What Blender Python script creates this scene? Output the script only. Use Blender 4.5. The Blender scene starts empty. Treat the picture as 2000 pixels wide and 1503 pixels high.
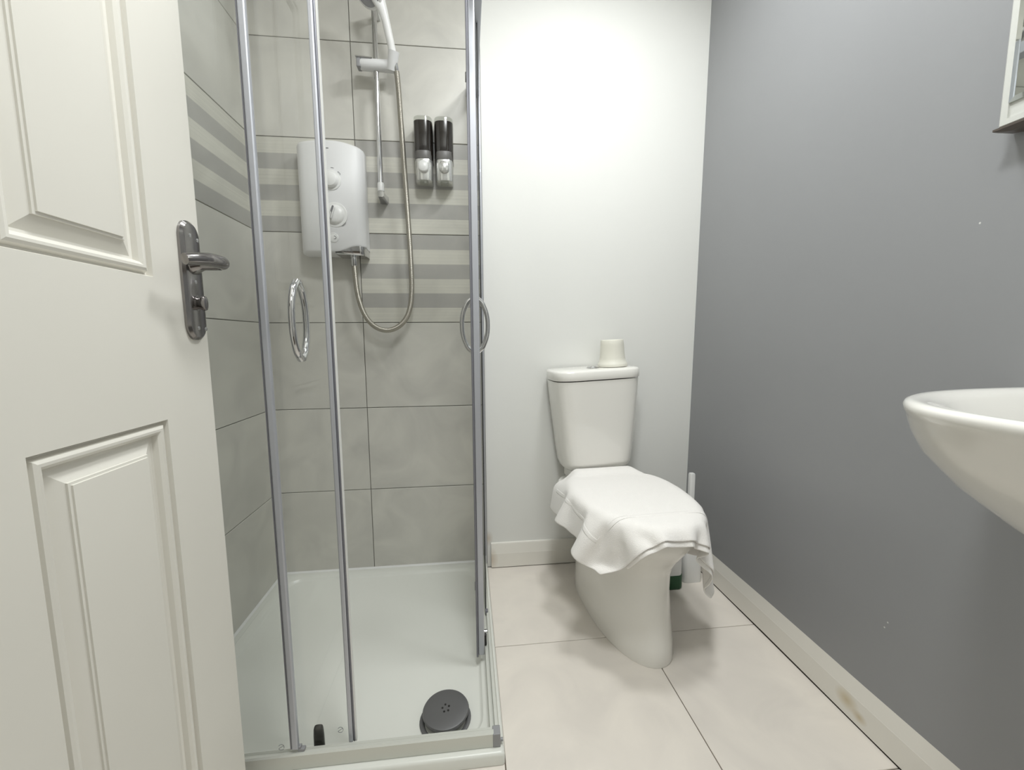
import bpy, bmesh, math, random
from mathutils import Vector, Matrix
random.seed(7)
PI = math.pi
sc = bpy.context.scene
COL = sc.collection

# ------------------------------------------------------------------ camera
cam_d = bpy.data.cameras.new('camera')
cam_d.sensor_fit = 'HORIZONTAL'; cam_d.sensor_width = 36.0
cam_d.lens = 807.436 * 36.0 / 2000.0
cam_d.clip_start = 0.01
cam = bpy.data.objects.new('camera', cam_d); COL.objects.link(cam)
RT = (0.99401221, -0.10901604, -0.00743205)
UP = (0.0194148, 0.10927214, 0.99382225)
FW = (0.10753045, 0.98801574, -0.11073436)
cam.matrix_world = Matrix(((RT[0], UP[0], -FW[0], 0.3917), (RT[1], UP[1], -FW[1], -1.6517), (RT[2], UP[2], -FW[2], 0.9547), (0, 0, 0, 1)))
sc.camera = cam
# ------------------------------------------------------------------ light and exposure
sc.view_settings.view_transform = 'Standard'
sc.view_settings.look = 'None'
sc.view_settings.gamma = 1.0
sc.view_settings.use_curve_mapping = False
sc.view_settings.exposure = 0.0
world = bpy.data.worlds.new('world'); sc.world = world
world.use_nodes = True
bg = world.node_tree.nodes['Background']
bg.inputs[0].default_value = (0.975, 1.0, 1.0, 1); bg.inputs[1].default_value = 0.15
LIGHT = (0.88, -0.70, 2.375)
ld = bpy.data.lights.new('ceiling_or_fill_lamp', 'AREA'); ld.shape = 'DISK'; ld.size = 0.24
ld.energy = 11.0; ld.color = (0.975, 1.0, 1.0)
lo = bpy.data.objects.new('ceiling_or_fill_lamp', ld); COL.objects.link(lo); lo.location = LIGHT
ld2 = bpy.data.lights.new('hall_fill', 'AREA'); ld2.shape = 'DISK'; ld2.size = 0.5
ld2.energy = 4.0; ld2.color = (0.975, 1.0, 1.0)
lo2 = bpy.data.objects.new('hall_fill', ld2); COL.objects.link(lo2); lo2.location = (0.45, -2.5, 2.35)  # added ambient fill through the doorway, no lamp known there

FILL_POS = (0.50, -1.25, 2.375)  # added fill that brightens the door side, not a known lamp
ld3 = bpy.data.lights.new('ceiling_or_fill_lamp', 'AREA'); ld3.shape = 'DISK'; ld3.size = 0.3
ld3.energy = 15.0; ld3.color = (0.975, 1.0, 1.0)
lo3 = bpy.data.objects.new('ceiling_or_fill_lamp', ld3); COL.objects.link(lo3); lo3.location = FILL_POS

# ------------------------------------------------------------------ materials
def lin(c): return tuple(((v / 12.92) if v <= 0.04045 else ((v + 0.055) / 1.055) ** 2.4) for v in c)
def rgb(r, g, b): return lin((r / 255., g / 255., b / 255.)) + (1.0,)
MATS = {}
class NT:
    def __init__(s, name):
        s.m = bpy.data.materials.new(name); s.m.use_nodes = True; s.t = s.m.node_tree; s.n = s.t.nodes; s.l = s.t.links
        s.b = s.n['Principled BSDF']; MATS[name] = s.m
    def node(s, typ, **kw):
        n = s.n.new(typ)
        for k, v in kw.items(): setattr(n, k, v)
        return n
    def link(s, a, b): s.l.new(a, b)
def mat(name, col, rough=0.5, metal=0.0, spec=0.5, noise=0.0, nscale=6.0, bump=0.0, bscale=200.0, coat=0.0, sheen=0.0):
    k = NT(name); b = k.b
    b.inputs['Base Color'].default_value = col; b.inputs['Roughness'].default_value = rough
    b.inputs['Metallic'].default_value = metal; b.inputs['Specular IOR Level'].default_value = spec
    b.inputs['Coat Weight'].default_value = coat; b.inputs['Sheen Weight'].default_value = sheen
    tc = k.node('ShaderNodeTexCoord')
    nz = k.node('ShaderNodeTexNoise'); nz.inputs['Scale'].default_value = nscale; nz.inputs['Detail'].default_value = 4
    k.link(tc.outputs['Object'], nz.inputs['Vector'])
    mx = k.node('ShaderNodeMix', data_type='RGBA', blend_type='MULTIPLY'); mx.inputs[0].default_value = 1.0
    mx.inputs[6].default_value = col
    cr = k.node('ShaderNodeValToRGB'); lo_ = 1.0 - noise
    cr.color_ramp.elements[0].position = .3; cr.color_ramp.elements[1].position = .7
    cr.color_ramp.elements[0].color = (lo_, lo_, lo_, 1); cr.color_ramp.elements[1].color = (1, 1, 1, 1)
    k.link(nz.outputs['Fac'], cr.inputs['Fac']); k.link(cr.outputs[0], mx.inputs[7]); k.link(mx.outputs[2], b.inputs['Base Color'])
    if bump:
        n2 = k.node('ShaderNodeTexNoise'); n2.inputs['Scale'].default_value = bscale; n2.inputs['Detail'].default_value = 3
        k.link(tc.outputs['Object'], n2.inputs['Vector'])
        bp = k.node('ShaderNodeBump'); bp.inputs['Strength'].default_value = bump; bp.inputs['Distance'].default_value = 0.002
        k.link(n2.outputs['Fac'], bp.inputs['Height']); k.link(bp.outputs[0], b.inputs['Normal'])
    return k.m
M_WALL = mat('white_wall_paint', rgb(230,230,226), .55, noise=.02, nscale=2.5, bump=.08, bscale=90)
M_GREY = mat('grey_wall_paint', rgb(146,147,149), .42, noise=.05, nscale=1.6, bump=.06, bscale=70)
M_TRIM = mat('white_gloss_trim', rgb(232, 229, 221), .32, noise=.02)
M_DOOR = mat('white_door_paint', rgb(230, 227, 218), .35, noise=.015)
M_CEIL = mat('ceiling_paint', rgb(238, 236, 230), .8)
M_GROUT = mat('wall_grout', rgb(112, 110, 104), .8)
M_FGROUT = mat('floor_grout', rgb(96, 84, 72), .8)
M_GAP = mat('dark_gap', rgb(40, 34, 28), .9)
M_CERAMIC = mat('white_ceramic', rgb(238, 236, 230), .12, coat=.3)
M_TRAY = mat('white_tray_acrylic', rgb(228, 229, 222), .3)
M_WPLAST = mat('white_plastic', rgb(232, 232, 230), .3)
M_WSATIN = mat('white_satin_plastic', rgb(226, 226, 226), .45)
M_GPLAST = mat('grey_plastic', rgb(150, 150, 152), .4)
M_CHROMEL = mat('light_chrome', rgb(222, 222, 220), .22, metal=.75)
M_CHROME = mat('chrome', rgb(205, 205, 206), .1, metal=1.0)
M_ALU = mat('aluminium', rgb(190, 192, 199), .42, metal=.55)
M_RAIL = mat('rail_silver', rgb(212, 213, 205), .3, metal=.2)
M_ALUD = mat('aluminium_edge', rgb(128, 128, 135), .45, metal=.4)
M_SEAL = mat('dark_seal', rgb(38, 38, 40), .6)
M_BLACK = mat('black_plastic', rgb(22, 20, 18), .35)
M_STEEL = mat('dark_chrome', rgb(150, 147, 146), .16, metal=1.0)
M_DRAIN = mat('drain_satin_metal', rgb(116, 116, 117), .38, metal=.55)
M_TOWEL = mat('white_towelling', rgb(244, 241, 237), .95, spec=.1, bump=.5, bscale=420, sheen=.2)
M_GREEN = mat('dark_green_plastic', rgb(18, 74, 40), .4)
M_CUP = mat('white_cup', rgb(228, 226, 214), .5)
M_MIRROR = mat('mirror', rgb(215, 218, 214), .02, metal=1.0)
M_BROWN = mat('dark_brown_underside', rgb(84, 76, 70), .4)
M_SMOKE = mat('smoked_plastic', rgb(40, 35, 31), .12, coat=.5)
M_BANDG = mat('grey_band', rgb(108, 106, 104), .35)
M_FRAME = mat('mirror_frame_white', rgb(205, 206, 201), .4)
M_LAMP = mat('lamp_ring', rgb(235, 235, 232), .4)
M_INK = mat('grey_print', rgb(128, 128, 130), .5)
M_HOSE = mat('steel_hose', rgb(176, 172, 162), .32, metal=.9)
# ribbed relief on the hose
def hose_ribs():
    t = M_HOSE.node_tree; b = t.nodes['Principled BSDF']
    uv = t.nodes.new('ShaderNodeUVMap'); w = t.nodes.new('ShaderNodeTexWave'); w.bands_direction = 'Y'
    w.inputs['Scale'].default_value = 90.0
    bp = t.nodes.new('ShaderNodeBump'); bp.inputs['Strength'].default_value = .5; bp.inputs['Distance'].default_value = .001
    t.links.new(uv.outputs[0], w.inputs['Vector']); t.links.new(w.outputs['Fac'], bp.inputs['Height']); t.links.new(bp.outputs[0], b.inputs['Normal'])
hose_ribs()
FLECKS = [(1.344, -.955, 1.162), (1.334, -.873, .306), (1.334, -.867, .290)]
def spot(m, c, radii, col, strength=1.0, soft=.6):
    """one stain or paint fleck with a place of its own on the surface"""
    t = m.node_tree; b = t.nodes['Principled BSDF']; N_ = t.nodes.new
    src = b.inputs['Base Color'].links[0].from_socket
    tc = N_('ShaderNodeTexCoord'); mp = N_('ShaderNodeMapping'); mp.vector_type = 'POINT'
    mp.inputs['Scale'].default_value = [1 / r for r in radii]; mp.inputs['Location'].default_value = [-a / r for a, r in zip(c, radii)]
    ln = N_('ShaderNodeVectorMath'); ln.operation = 'LENGTH'
    rm = N_('ShaderNodeMapRange'); rm.inputs[1].default_value = 1.0; rm.inputs[2].default_value = 1.0 - soft; rm.inputs[3].default_value = 0; rm.inputs[4].default_value = strength
    mx = N_('ShaderNodeMix'); mx.data_type = 'RGBA'; mx.inputs[7].default_value = col
    L = t.links.new
    L(tc.outputs['Object'], mp.inputs[0]); L(mp.outputs[0], ln.inputs[0]); L(ln.outputs['Value'], rm.inputs[0]); L(rm.outputs[0], mx.inputs[0]); L(src, mx.inputs[6]); L(mx.outputs[2], b.inputs['Base Color'])
M_SKIRT = mat('white_gloss_skirting', rgb(232, 229, 221), .32, noise=.02)
spot(M_SKIRT, (1.322, -.800, .045), (.05, .035, .028), rgb(196, 178, 138), .75, .9)
spot(M_SKIRT, (1.322, -.835, .030), (.05, .022, .016), rgb(190, 170, 128), .7, .9)
spot(M_SKIRT, (.478, -.010, .040), (.03, .03, .05), rgb(176, 150, 120), .55, .95)
for c in FLECKS: spot(M_GREY, c, (.02, .0022, .0024), rgb(215, 215, 212), .9, .5)
spot(M_WALL, (.468, 0, .125), (.02, .03, .035), rgb(188, 166, 138), .5, .95)
def tile_mat(name, col, striped=False, floor=False):
    k = NT(name); b = k.b
    tc = k.node('ShaderNodeTexCoord'); oi = k.node('ShaderNodeObjectInfo')
    ofs = k.node('ShaderNodeVectorMath', operation='SCALE'); ofs.inputs['Scale'].default_value = 37.0
    cmb = k.node('ShaderNodeCombineXYZ')
    k.link(oi.outputs['Random'], cmb.inputs[0]); k.link(oi.outputs['Random'], cmb.inputs[1]); k.link(cmb.outputs[0], ofs.inputs[0])
    add = k.node('ShaderNodeVectorMath', operation='ADD'); k.link(tc.outputs['Object'], add.inputs[0]); k.link(ofs.outputs[0], add.inputs[1])
    nz = k.node('ShaderNodeTexNoise'); nz.inputs['Scale'].default_value = 5.0; nz.inputs['Detail'].default_value = 7; nz.inputs['Distortion'].default_value = 1.2
    k.link(add.outputs[0], nz.inputs['Vector'])
    cr = k.node('ShaderNodeValToRGB'); e = cr.color_ramp.elements
    e[0].position = .32; e[1].position = .68
    d = .88 if not floor else .94
    e[0].color = (d, d, d, 1); e[1].color = (1.04, 1.04, 1.03, 1)
    k.link(nz.outputs['Fac'], cr.inputs['Fac'])
    mx = k.node('ShaderNodeMix', data_type='RGBA', blend_type='MULTIPLY'); mx.inputs[0].default_value = 1.0
    mx.inputs[6].default_value = col; k.link(cr.outputs[0], mx.inputs[7])
    out = mx.outputs[2]
    if striped:
        sp = k.node('ShaderNodeSeparateXYZ'); k.link(tc.outputs['Object'], sp.inputs[0])
        m1 = k.node('ShaderNodeMath', operation='MULTIPLY_ADD'); m1.inputs[1].default_value = 3.0 / 0.327; m1.inputs[2].default_value = 0.0
        k.link(sp.outputs[1], m1.inputs[0])
        fr = k.node('ShaderNodeMath', operation='FRACT'); k.link(m1.outputs[0], fr.inputs[0])
        gt = k.node('ShaderNodeMath', operation='GREATER_THAN'); gt.inputs[1].default_value = 0.5; k.link(fr.outputs[0], gt.inputs[0])
        # fine horizontal grain on the light bands
        mp = k.node('ShaderNodeMapping'); mp.inputs['Scale'].default_value = (1.5, 260, 1); k.link(tc.outputs['Object'], mp.inputs[0])
        n3 = k.node('ShaderNodeTexNoise'); n3.inputs['Scale'].default_value = 1.0; n3.inputs['Detail'].default_value = 2; k.link(mp.outputs[0], n3.inputs['Vector'])
        c3 = k.node('ShaderNodeValToRGB'); c3.color_ramp.elements[0].position = .3; c3.color_ramp.elements[1].position = .7
        c3.color_ramp.elements[0].color = (.86, .86, .84, 1); c3.color_ramp.elements[1].color = (1.06, 1.06, 1.03, 1)
        k.link(n3.outputs['Fac'], c3.inputs['Fac'])
        ml = k.node('ShaderNodeMix', data_type='RGBA', blend_type='MULTIPLY'); ml.inputs[0].default_value = .7
        k.link(out, ml.inputs[6]); k.link(c3.outputs[0], ml.inputs[7])
        md = k.node('ShaderNodeMix', data_type='RGBA', blend_type='MULTIPLY'); md.inputs[0].default_value = 1.0
        k.link(out, md.inputs[6]); md.inputs[7].default_value = (.66, .66, .68, 1)
        ms = k.node('ShaderNodeMix', data_type='RGBA'); k.link(gt.outputs[0], ms.inputs[0]); k.link(ml.outputs[2], ms.inputs[6]); k.link(md.outputs[2], ms.inputs[7])
        out = ms.outputs[2]
    k.link(out, b.inputs['Base Color'])
    b.inputs['Roughness'].default_value = .33 if not floor else .38
    bp = k.node('ShaderNodeBump'); bp.inputs['Strength'].default_value = .12; bp.inputs['Distance'].default_value = .003
    n4 = k.node('ShaderNodeTexNoise'); n4.inputs['Scale'].default_value = 9; n4.inputs['Detail'].default_value = 6; n4.inputs['Distortion'].default_value = 1.5
    k.link(add.outputs[0], n4.inputs['Vector']); k.link(n4.outputs['Fac'], bp.inputs['Height']); k.link(bp.outputs[0], b.inputs['Normal'])
    return k.m
M_TILE = tile_mat('stone_grey_tile', rgb(210, 208, 201))
M_STRIPE = tile_mat('striped_stone_tile', rgb(214, 212, 204), striped=True)
M_FTILE = tile_mat('cream_floor_tile', rgb(231, 224, 215), floor=True)
def glass_mat(name, tint, refl=1.0):
    m = bpy.data.materials.new(name); m.use_nodes = True; t = m.node_tree
    for n in list(t.nodes): t.nodes.remove(n)
    o = t.nodes.new('ShaderNodeOutputMaterial'); tr = t.nodes.new('ShaderNodeBsdfTransparent'); gl = t.nodes.new('ShaderNodeBsdfGlossy')
    tr.inputs[0].default_value = tint; gl.inputs['Roughness'].default_value = 0.0; gl.inputs[0].default_value = (1, 1, 1, 1)
    lw = t.nodes.new('ShaderNodeLayerWeight'); lw.inputs['Blend'].default_value = .5
    pw = t.nodes.new('ShaderNodeMath'); pw.operation = 'POWER'; pw.inputs[1].default_value = 5.0; t.links.new(lw.outputs['Facing'], pw.inputs[0])
    fr = t.nodes.new('ShaderNodeMath'); fr.operation = 'MULTIPLY_ADD'; fr.inputs[1].default_value = .94; fr.inputs[2].default_value = .035; t.links.new(pw.outputs[0], fr.inputs[0])
    mx = t.nodes.new('ShaderNodeMixShader')
    t.links.new(fr.outputs[0], mx.inputs[0]); t.links.new(tr.outputs[0], mx.inputs[1]); t.links.new(gl.outputs[0], mx.inputs[2]); t.links.new(mx.outputs[0], o.inputs[0])
    return m
M_GLASS = glass_mat('shower_glass', (.985, .989, .986, 1))
M_CLEAR = glass_mat('clear_plastic', (.86, .87, .85, 1))

# ------------------------------------------------------------------ helpers
def obj(name, bm, m, parent=None, smooth=False, bevel=0.0, sub=0, angle=40):
    me = bpy.data.meshes.new(name)
    bmesh.ops.recalc_face_normals(bm, faces=bm.faces[:])
    bm.to_mesh(me); bm.free()
    ms = m if isinstance(m, (list, tuple)) else [m]
    for q in ms: me.materials.append(q)
    o = bpy.data.objects.new(name, me); COL.objects.link(o)
    if parent is not None: o.parent = parent
    if bevel:
        md = o.modifiers.new('bevel', 'BEVEL'); md.width = bevel; md.segments = 3; md.limit_method = 'ANGLE'; md.angle_limit = math.radians(35)
        smooth = True
    if sub:
        md = o.modifiers.new('sub', 'SUBSURF'); md.levels = sub; md.render_levels = sub
    if smooth:
        for f in me.polygons: f.use_smooth = True
        if not sub:
            try: me.set_sharp_from_angle(angle=math.radians(angle))
            except Exception: pass
    return o
def empty(name, loc=(0, 0, 0), rz=0.0):
    o = bpy.data.objects.new(name, None); COL.objects.link(o); o.location = loc; o.rotation_euler = (0, 0, rz)
    o.empty_display_size = .05
    return o
def tag(o, label=None, cat=None, group=None, kind=None):
    if label: o['label'] = label
    if cat: o['category'] = cat
    if group: o['group'] = group
    if kind: o['kind'] = kind
    return o
def box(bm, x0, x1, y0, y1, z0, z1, mi=0):
    v = [bm.verts.new(p) for p in ((x0, y0, z0), (x1, y0, z0), (x1, y1, z0), (x0, y1, z0), (x0, y0, z1), (x1, y0, z1), (x1, y1, z1), (x0, y1, z1))]
    for f in ((0, 3, 2, 1), (4, 5, 6, 7), (0, 1, 5, 4), (1, 2, 6, 5), (2, 3, 7, 6), (3, 0, 4, 7)):
        bm.faces.new([v[i] for i in f]).material_index = mi
    return bm
def mkbox(*a): return box(bmesh.new(), *a)
def loft(bm, rings, cap0=True, cap1=True, closed=True):
    vs = [[bm.verts.new(p) for p in r] for r in rings]
    n = len(rings[0])
    for a, b in zip(vs[:-1], vs[1:]):
        for i in range(n if closed else n - 1):
            j = (i + 1) % n
            bm.faces.new((a[i], a[j], b[j], b[i]))
    if cap0: bm.faces.new(list(reversed(vs[0])))
    if cap1: bm.faces.new(vs[-1])
    return vs
def frame_of(d):
    d = Vector(d).normalized(); a = Vector((0, 0, 1)) if abs(d.z) < .9 else Vector((1, 0, 0))
    u = d.cross(a).normalized(); return d, u, d.cross(u).normalized()
def cyl(bm, p0, p1, r0, r1=None, seg=20):
    p0 = Vector(p0); p1 = Vector(p1); r1 = r0 if r1 is None else r1
    d, u, w = frame_of(p1 - p0)
    loft(bm, [[p + (u * math.cos(2 * PI * i / seg) + w * math.sin(2 * PI * i / seg)) * r for i in range(seg)] for p, r in ((p0, r0), (p1, r1))])
    return bm
def lathe(bm, org, axis, prof, seg=28):
    org = Vector(org); d, u, w = frame_of(axis)
    loft(bm, [[org + d * h + (u * math.cos(2 * PI * i / seg) + w * math.sin(2 * PI * i / seg)) * max(r, 1e-5) for i in range(seg)] for r, h in prof])
    return bm
def catmull(P, n=8, closed=False):
    P = [Vector(p) for p in P]; out = []
    N = len(P)
    for i in range(N if closed else N - 1):
        if closed: a, b, c, d = P[(i - 1) % N], P[i], P[(i + 1) % N], P[(i + 2) % N]
        else: a, b, c, d = P[max(i - 1, 0)], P[i], P[i + 1], P[min(i + 2, N - 1)]
        for k in range(n):
            t = k / n
            out.append(.5 * ((2 * b) + (-a + c) * t + (2 * a - 5 * b + 4 * c - d) * t * t + (-a + 3 * b - 3 * c + d) * t ** 3))
    if not closed: out.append(P[-1])
    return out
def tube(bm, P, r, seg=12, closed=False, uv=False, sq=None):
    n = len(P); rr = r if isinstance(r, (list, tuple)) else [r] * n
    u = None; rings = []; L = [0]
    for i in range(n):
        if closed: t = P[(i + 1) % n] - P[i - 1]
        else: t = P[min(i + 1, n - 1)] - P[max(i - 1, 0)]
        t = t.normalized()
        if u is None: u = frame_of(t)[1]
        u = (u - t * u.dot(t)).normalized(); w = t.cross(u)
        rings.append([P[i] + (u * math.cos(2 * PI * k / seg) + w * math.sin(2 * PI * k / seg)) * rr[i] for k in range(seg)])
        if i: L.append(L[-1] + (P[i] - P[i - 1]).length)
    if closed:
        vs = [[bm.verts.new(p) for p in q] for q in rings]
        for i in range(n):
            a, b = vs[i], vs[(i + 1) % n]
            for k in range(seg): bm.faces.new((a[k], a[(k + 1) % seg], b[(k + 1) % seg], b[k]))
    else:
        vs = loft(bm, rings)
        if uv:
            lay = bm.loops.layers.uv.new('UVMap'); idx = {}
            for i, q in enumerate(vs):
                for k, v in enumerate(q): idx[v] = (k / seg, L[i])
            for f in bm.faces:
                for lp in f.loops: lp[lay].uv = idx[lp.vert]
    return bm
def spow(c, e): return math.copysign(abs(c) ** e, c)
def sring(cx, cy, z, a, bf, br, nf=2.2, nr=2.6, seg=40):
    """closed ring; bf = reach towards -y (front), br = reach towards +y (rear)"""
    out = []
    for i in range(seg):
        t = 2 * PI * i / seg; c, s = math.cos(t), math.sin(t)
        n = nr if s > 0 else nf
        out.append(Vector((cx + a * spow(c, 2 / n), cy + (br if s > 0 else bf) * spow(s, 2 / n), z)))
    return out
def rrect(w, h, r, seg=5):
    """rounded rectangle outline centred on 0"""
    out = []
    for cx, cy, a0 in ((w / 2 - r, h / 2 - r, 0), (-w / 2 + r, h / 2 - r, 90), (-w / 2 + r, -h / 2 + r, 180), (w / 2 - r, -h / 2 + r, 270)):
        for k in range(seg + 1):
            a = math.radians(a0 + 90 * k / seg); out.append((cx + r * math.cos(a), cy + r * math.sin(a)))
    return out
def tile_mesh(name, w, h, t, m, ch=.0012):
    """tile lying in local XY, face towards +Z, with a chamfered edge"""
    bm = bmesh.new()
    def q(x, y, z): return [Vector((-x, -y, z)), Vector((x, -y, z)), Vector((x, y, z)), Vector((-x, y, z))]
    loft(bm, [q(w / 2, h / 2, -t), q(w / 2, h / 2, -ch), q(w / 2 - ch, h / 2 - ch, 0)])
    bmesh.ops.recalc_face_normals(bm, faces=bm.faces[:])
    me = bpy.data.meshes.new(name); bm.to_mesh(me); bm.free(); me.materials.append(m)
    return me
TM = {}
def tile(parent, w, h, m, M, t=.006):
    k = (round(w, 4), round(h, 4), m.name)
    if k not in TM: TM[k] = tile_mesh('tile', w, h, t, m)
    o = bpy.data.objects.new('tile', TM[k]); COL.objects.link(o); o.parent = parent; o.matrix_local = M
    return o

# ------------------------------------------------------------------ room shell
XL, XR, YF, H = -0.357, 1.334, -1.69, 2.40
def xr(z): return XR + .0115 * max(0.0, z - .3)
S = 'structure'
floor = tag(obj('floor', mkbox(-0.45, 1.45, -2.9, .12, -.12, -.004), M_FGROUT), kind=S)
G = .0012
ys = [(-.460, -.002), (-.930, -.460), (-1.40, -.930), (-1.87, -1.40)]
xs = [(-.357, -.001), (-.001, .4607), (.4607, .939), (.939, 1.331)]
for y0, y1 in ys:
    for x0, x1 in xs:
        if x1 < .3 and y0 > -.8: continue            # nothing to see there: under the tray
        if x0 < .4 and y0 > -.7: continue
        tile(floor, x1 - x0 - 2 * G, y1 - y0 - 2 * G, M_FTILE, Matrix.Translation(((x0 + x1) / 2, (y0 + y1) / 2, 0)))
bm = bmesh.new(); box(bm, .462, 1.45, 0, .12, 0, H, 0); box(bm, -.45, .462, .004, .12, 0, H, 1)
wall_back = tag(obj('wall_back', bm, [M_WALL, M_GROUT]), kind=S)
JZ = [.028, .361, .691, 1.021, 1.351, 1.681, 2.011, 2.341, 2.40]
RX = Matrix.Rotation(PI / 2, 4, 'X')                  # +Z -> -Y, local Y -> Z
FLIP = Matrix.Rotation(PI, 4, 'Z')
for r in range(len(JZ) - 1):
    z0, z1 = JZ[r], JZ[r + 1]
    for c, (x0, x1) in enumerate(((XL + .002, 0.0), (0.0, .462))):
        st = (c == 0 and r == 4) or (c == 1 and r in (3, 4))
        m = M_STRIPE if st else M_TILE
        Mx = Matrix.Translation(((x0 + x1) / 2, -.001, (z0 + z1) / 2)) @ RX
        if st and c == 1: Mx = Mx @ FLIP
        tile(wall_back, x1 - x0 - .0024, z1 - z0 - .0024, m, Mx)
bm = bmesh.new(); box(bm, XL - .1, XL - .004, YF, .004, 0, H, 1); box(bm, XL - .004, XL, YF, -.845, 0, H, 0)
wall_left = tag(obj('wall_left', bm, [M_WALL, M_GROUT]), kind=S)
RL = Matrix.Rotation(PI / 2, 4, 'Z') @ RX             # face towards +X
for r in range(len(JZ) - 1):
    z0, z1 = JZ[r], JZ[r + 1]
    for y0, y1 in ((-.845, -.60), (-.60, -.002)):
        st = r == 4
        Mx = Matrix.Translation((XL, (y0 + y1) / 2, (z0 + z1) / 2)) @ RL
        tile(wall_left, y1 - y0 - .0024, z1 - z0 - .0024, M_STRIPE if st else M_TILE, Mx)
bm = bmesh.new()
loft(bm, [[Vector((xr(z), 0, z)), Vector((1.45, 0, z)), Vector((1.45, YF - .1, z)), Vector((xr(z), YF - .1, z))] for z in (0, .3, H)])
wall_right = tag(obj('wall_right', bm, M_GREY), kind=S)
tag(obj('ceiling', mkbox(-.45, 1.45, -2.9, .12, H, H + .08), M_CEIL), kind=S)
bm = bmesh.new()                                      # wall with the doorway the camera stands in
box(bm, -.45, -.075, YF - .1, YF, 0, H); box(bm, .76, 1.45, YF - .1, YF, 0, H); box(bm, -.075, .76, YF - .1, YF, 2.03, H)
tag(obj('wall_front', bm, M_WALL), kind=S)
bm = bmesh.new(); box(bm, -.45, -.40, -2.9, YF - .1, 0, H); box(bm, 1.40, 1.45, -2.9, YF - .1, 0, H); box(bm, -.45, 1.45, -2.95, -2.9, 0, H)
tag(obj('wall_hall', bm, M_WALL), kind=S)
bm = bmesh.new()                                      # door lining round the doorway
box(bm, -.075, -.053, YF - .11, YF + .012, 0, 2.03); box(bm, .738, .76, YF - .11, YF + .012, 0, 2.03); box(bm, -.053, .738, YF - .11, YF + .012, 2.008, 2.03)
tag(obj('trim_1', bm, M_TRIM, bevel=.002), kind=S)
# skirting boards: profile (out, up), run along an axis
PROF = [(0, .004), (.0155, .004), (.0155, .068), (.0150, .0695), (.0085, .111), (.0070, .1155), (.0045, .117), (0, .117)]
def skirt(name, pts, f, sc_=1.0):
    bm = bmesh.new(); loft(bm, [[f(a, o_, u_ * sc_) for o_, u_ in PROF] for a in pts])
    return tag(obj(name, bm, M_SKIRT, smooth=True, angle=8), kind=S)
br = skirt('baseboard_right', [i * -.1676 for i in range(11)], lambda a, o_, u_: Vector((XR + .0085 - o_, a, u_ + .0012 * math.sin(a * 9) + .002)))
skirt('baseboard_back', [.478, .7, .9, 1.1, 1.316], lambda a, o_, u_: Vector((a, -o_ * .95, u_)), .91)
bm = bmesh.new(); box(bm, .478, XR, -.010, 0, 0, .005); box(bm, XR - .006, XR, YF, 0, 0, .007)
tag(obj('gap_strip', bm, M_GAP), kind=S)  # dark colour paints the shade in the gap under the skirting, plus corner grime

# ------------------------------------------------------------------ door, open at right angles
XD, YE, DW = -.05, -.885, .762
door = tag(obj('door_1', bmesh.new(), M_DOOR), 'white panelled door standing open at left with chrome lever handle', kind=S)
pan = []                                              # (y0, y1, z0, z1)
for z0, z1 in ((.22, .840), (1.046, 1.86)):
    pan += [(YE - .312, YE - .112, z0, z1), (YE - .650, YE - .450, z0, z1)]
bm = bmesh.new(); X0 = XD - .038
for y0, y1 in ((YE - .112, YE), (YE - .450, YE - .312), (YE - DW, YE - .650)): box(bm, X0, XD, y0, y1, .008, 1.98)
for y0, y1 in ((YE - .312, YE - .112), (YE - .650, YE - .450)):
    for z0, z1 in ((.008, .22), (.84, 1.046), (1.86, 1.98)): box(bm, X0, XD, y0, y1, z0, z1)
bmesh.ops.remove_doubles(bm, verts=bm.verts[:], dist=.0001)
bm.to_mesh(door.data); bm.free()
RP = [(0, 0), (.0025, -.0075), (.0045, -.0078), (.0075, -.002), (.011, -.0005), (.0145, -.001), (.018, -.004), (.0205, -.0105), (.024, -.0115), (.041, -.0045), (.0413, -.0022), (.0445, -.002), (.0448, 0), (.050, .0003)]
for y0, y1, z0, z1 in pan:
    bm = bmesh.new()
    rings = [[Vector((XD + h, y0 + d, z0 + d)), Vector((XD + h, y1 - d, z0 + d)), Vector((XD + h, y1 - d, z1 - d)), Vector((XD + h, y0 + d, z1 - d))] for d, h in RP]
    rings = [[Vector((XD - .034, p.y, p.z)) for p in rings[0]]] + rings
    loft(bm, rings)
    obj('panel', bm, M_DOOR, door, smooth=True, angle=28)
# handle plate
YP, ZP = -.9165, 1.051
def plate_ring(s, x, hw=.0235, hh=.094):
    out = []
    hw -= s; hh -= s; r = hw * 1.25
    for k in range(32):
        t = 2 * PI * k / 32; c, q = math.cos(t), math.sin(t)
        out.append(Vector((x, YP + hw * spow(c, .8), ZP + (hh - r) * (1 if q >= 0 else -1) * (1 if abs(q) > 1e-6 else 0) + r * q)))
    return out
bm = bmesh.new(); loft(bm, [plate_ring(0, XD), plate_ring(0, XD + .004), plate_ring(.004, XD + .0075), plate_ring(.007, XD + .008)])
plate = obj('handle_plate', bm, M_STEEL, door, smooth=True, angle=30)
tag(plate, 'grey chrome backplate')
bm = bmesh.new(); lathe(bm, (XD + .007, YP, 1.078), (1, 0, 0), [(.0165, 0), (.0165, .004), (.012, .010), (.0095, .016), (.0095, .040)])
obj('rose', bm, M_STEEL, plate, smooth=True)
pts = catmull([(XD + .038, YP + .001, 1.078), (XD + .051, YP - .002, 1.0785), (XD + .0555, YP - .014, 1.079), (XD + .054, YP - .040, 1.078), (XD + .049, YP - .062, 1.0755), (XD + .042, YP - .078, 1.0725)], 6)
bm = bmesh.new(); tube(bm, pts, [.0082 + .0022 * math.sin(PI * i / (len(pts) - 1)) * (1 if i < 20 else .8) for i in range(len(pts))], 14)
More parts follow.
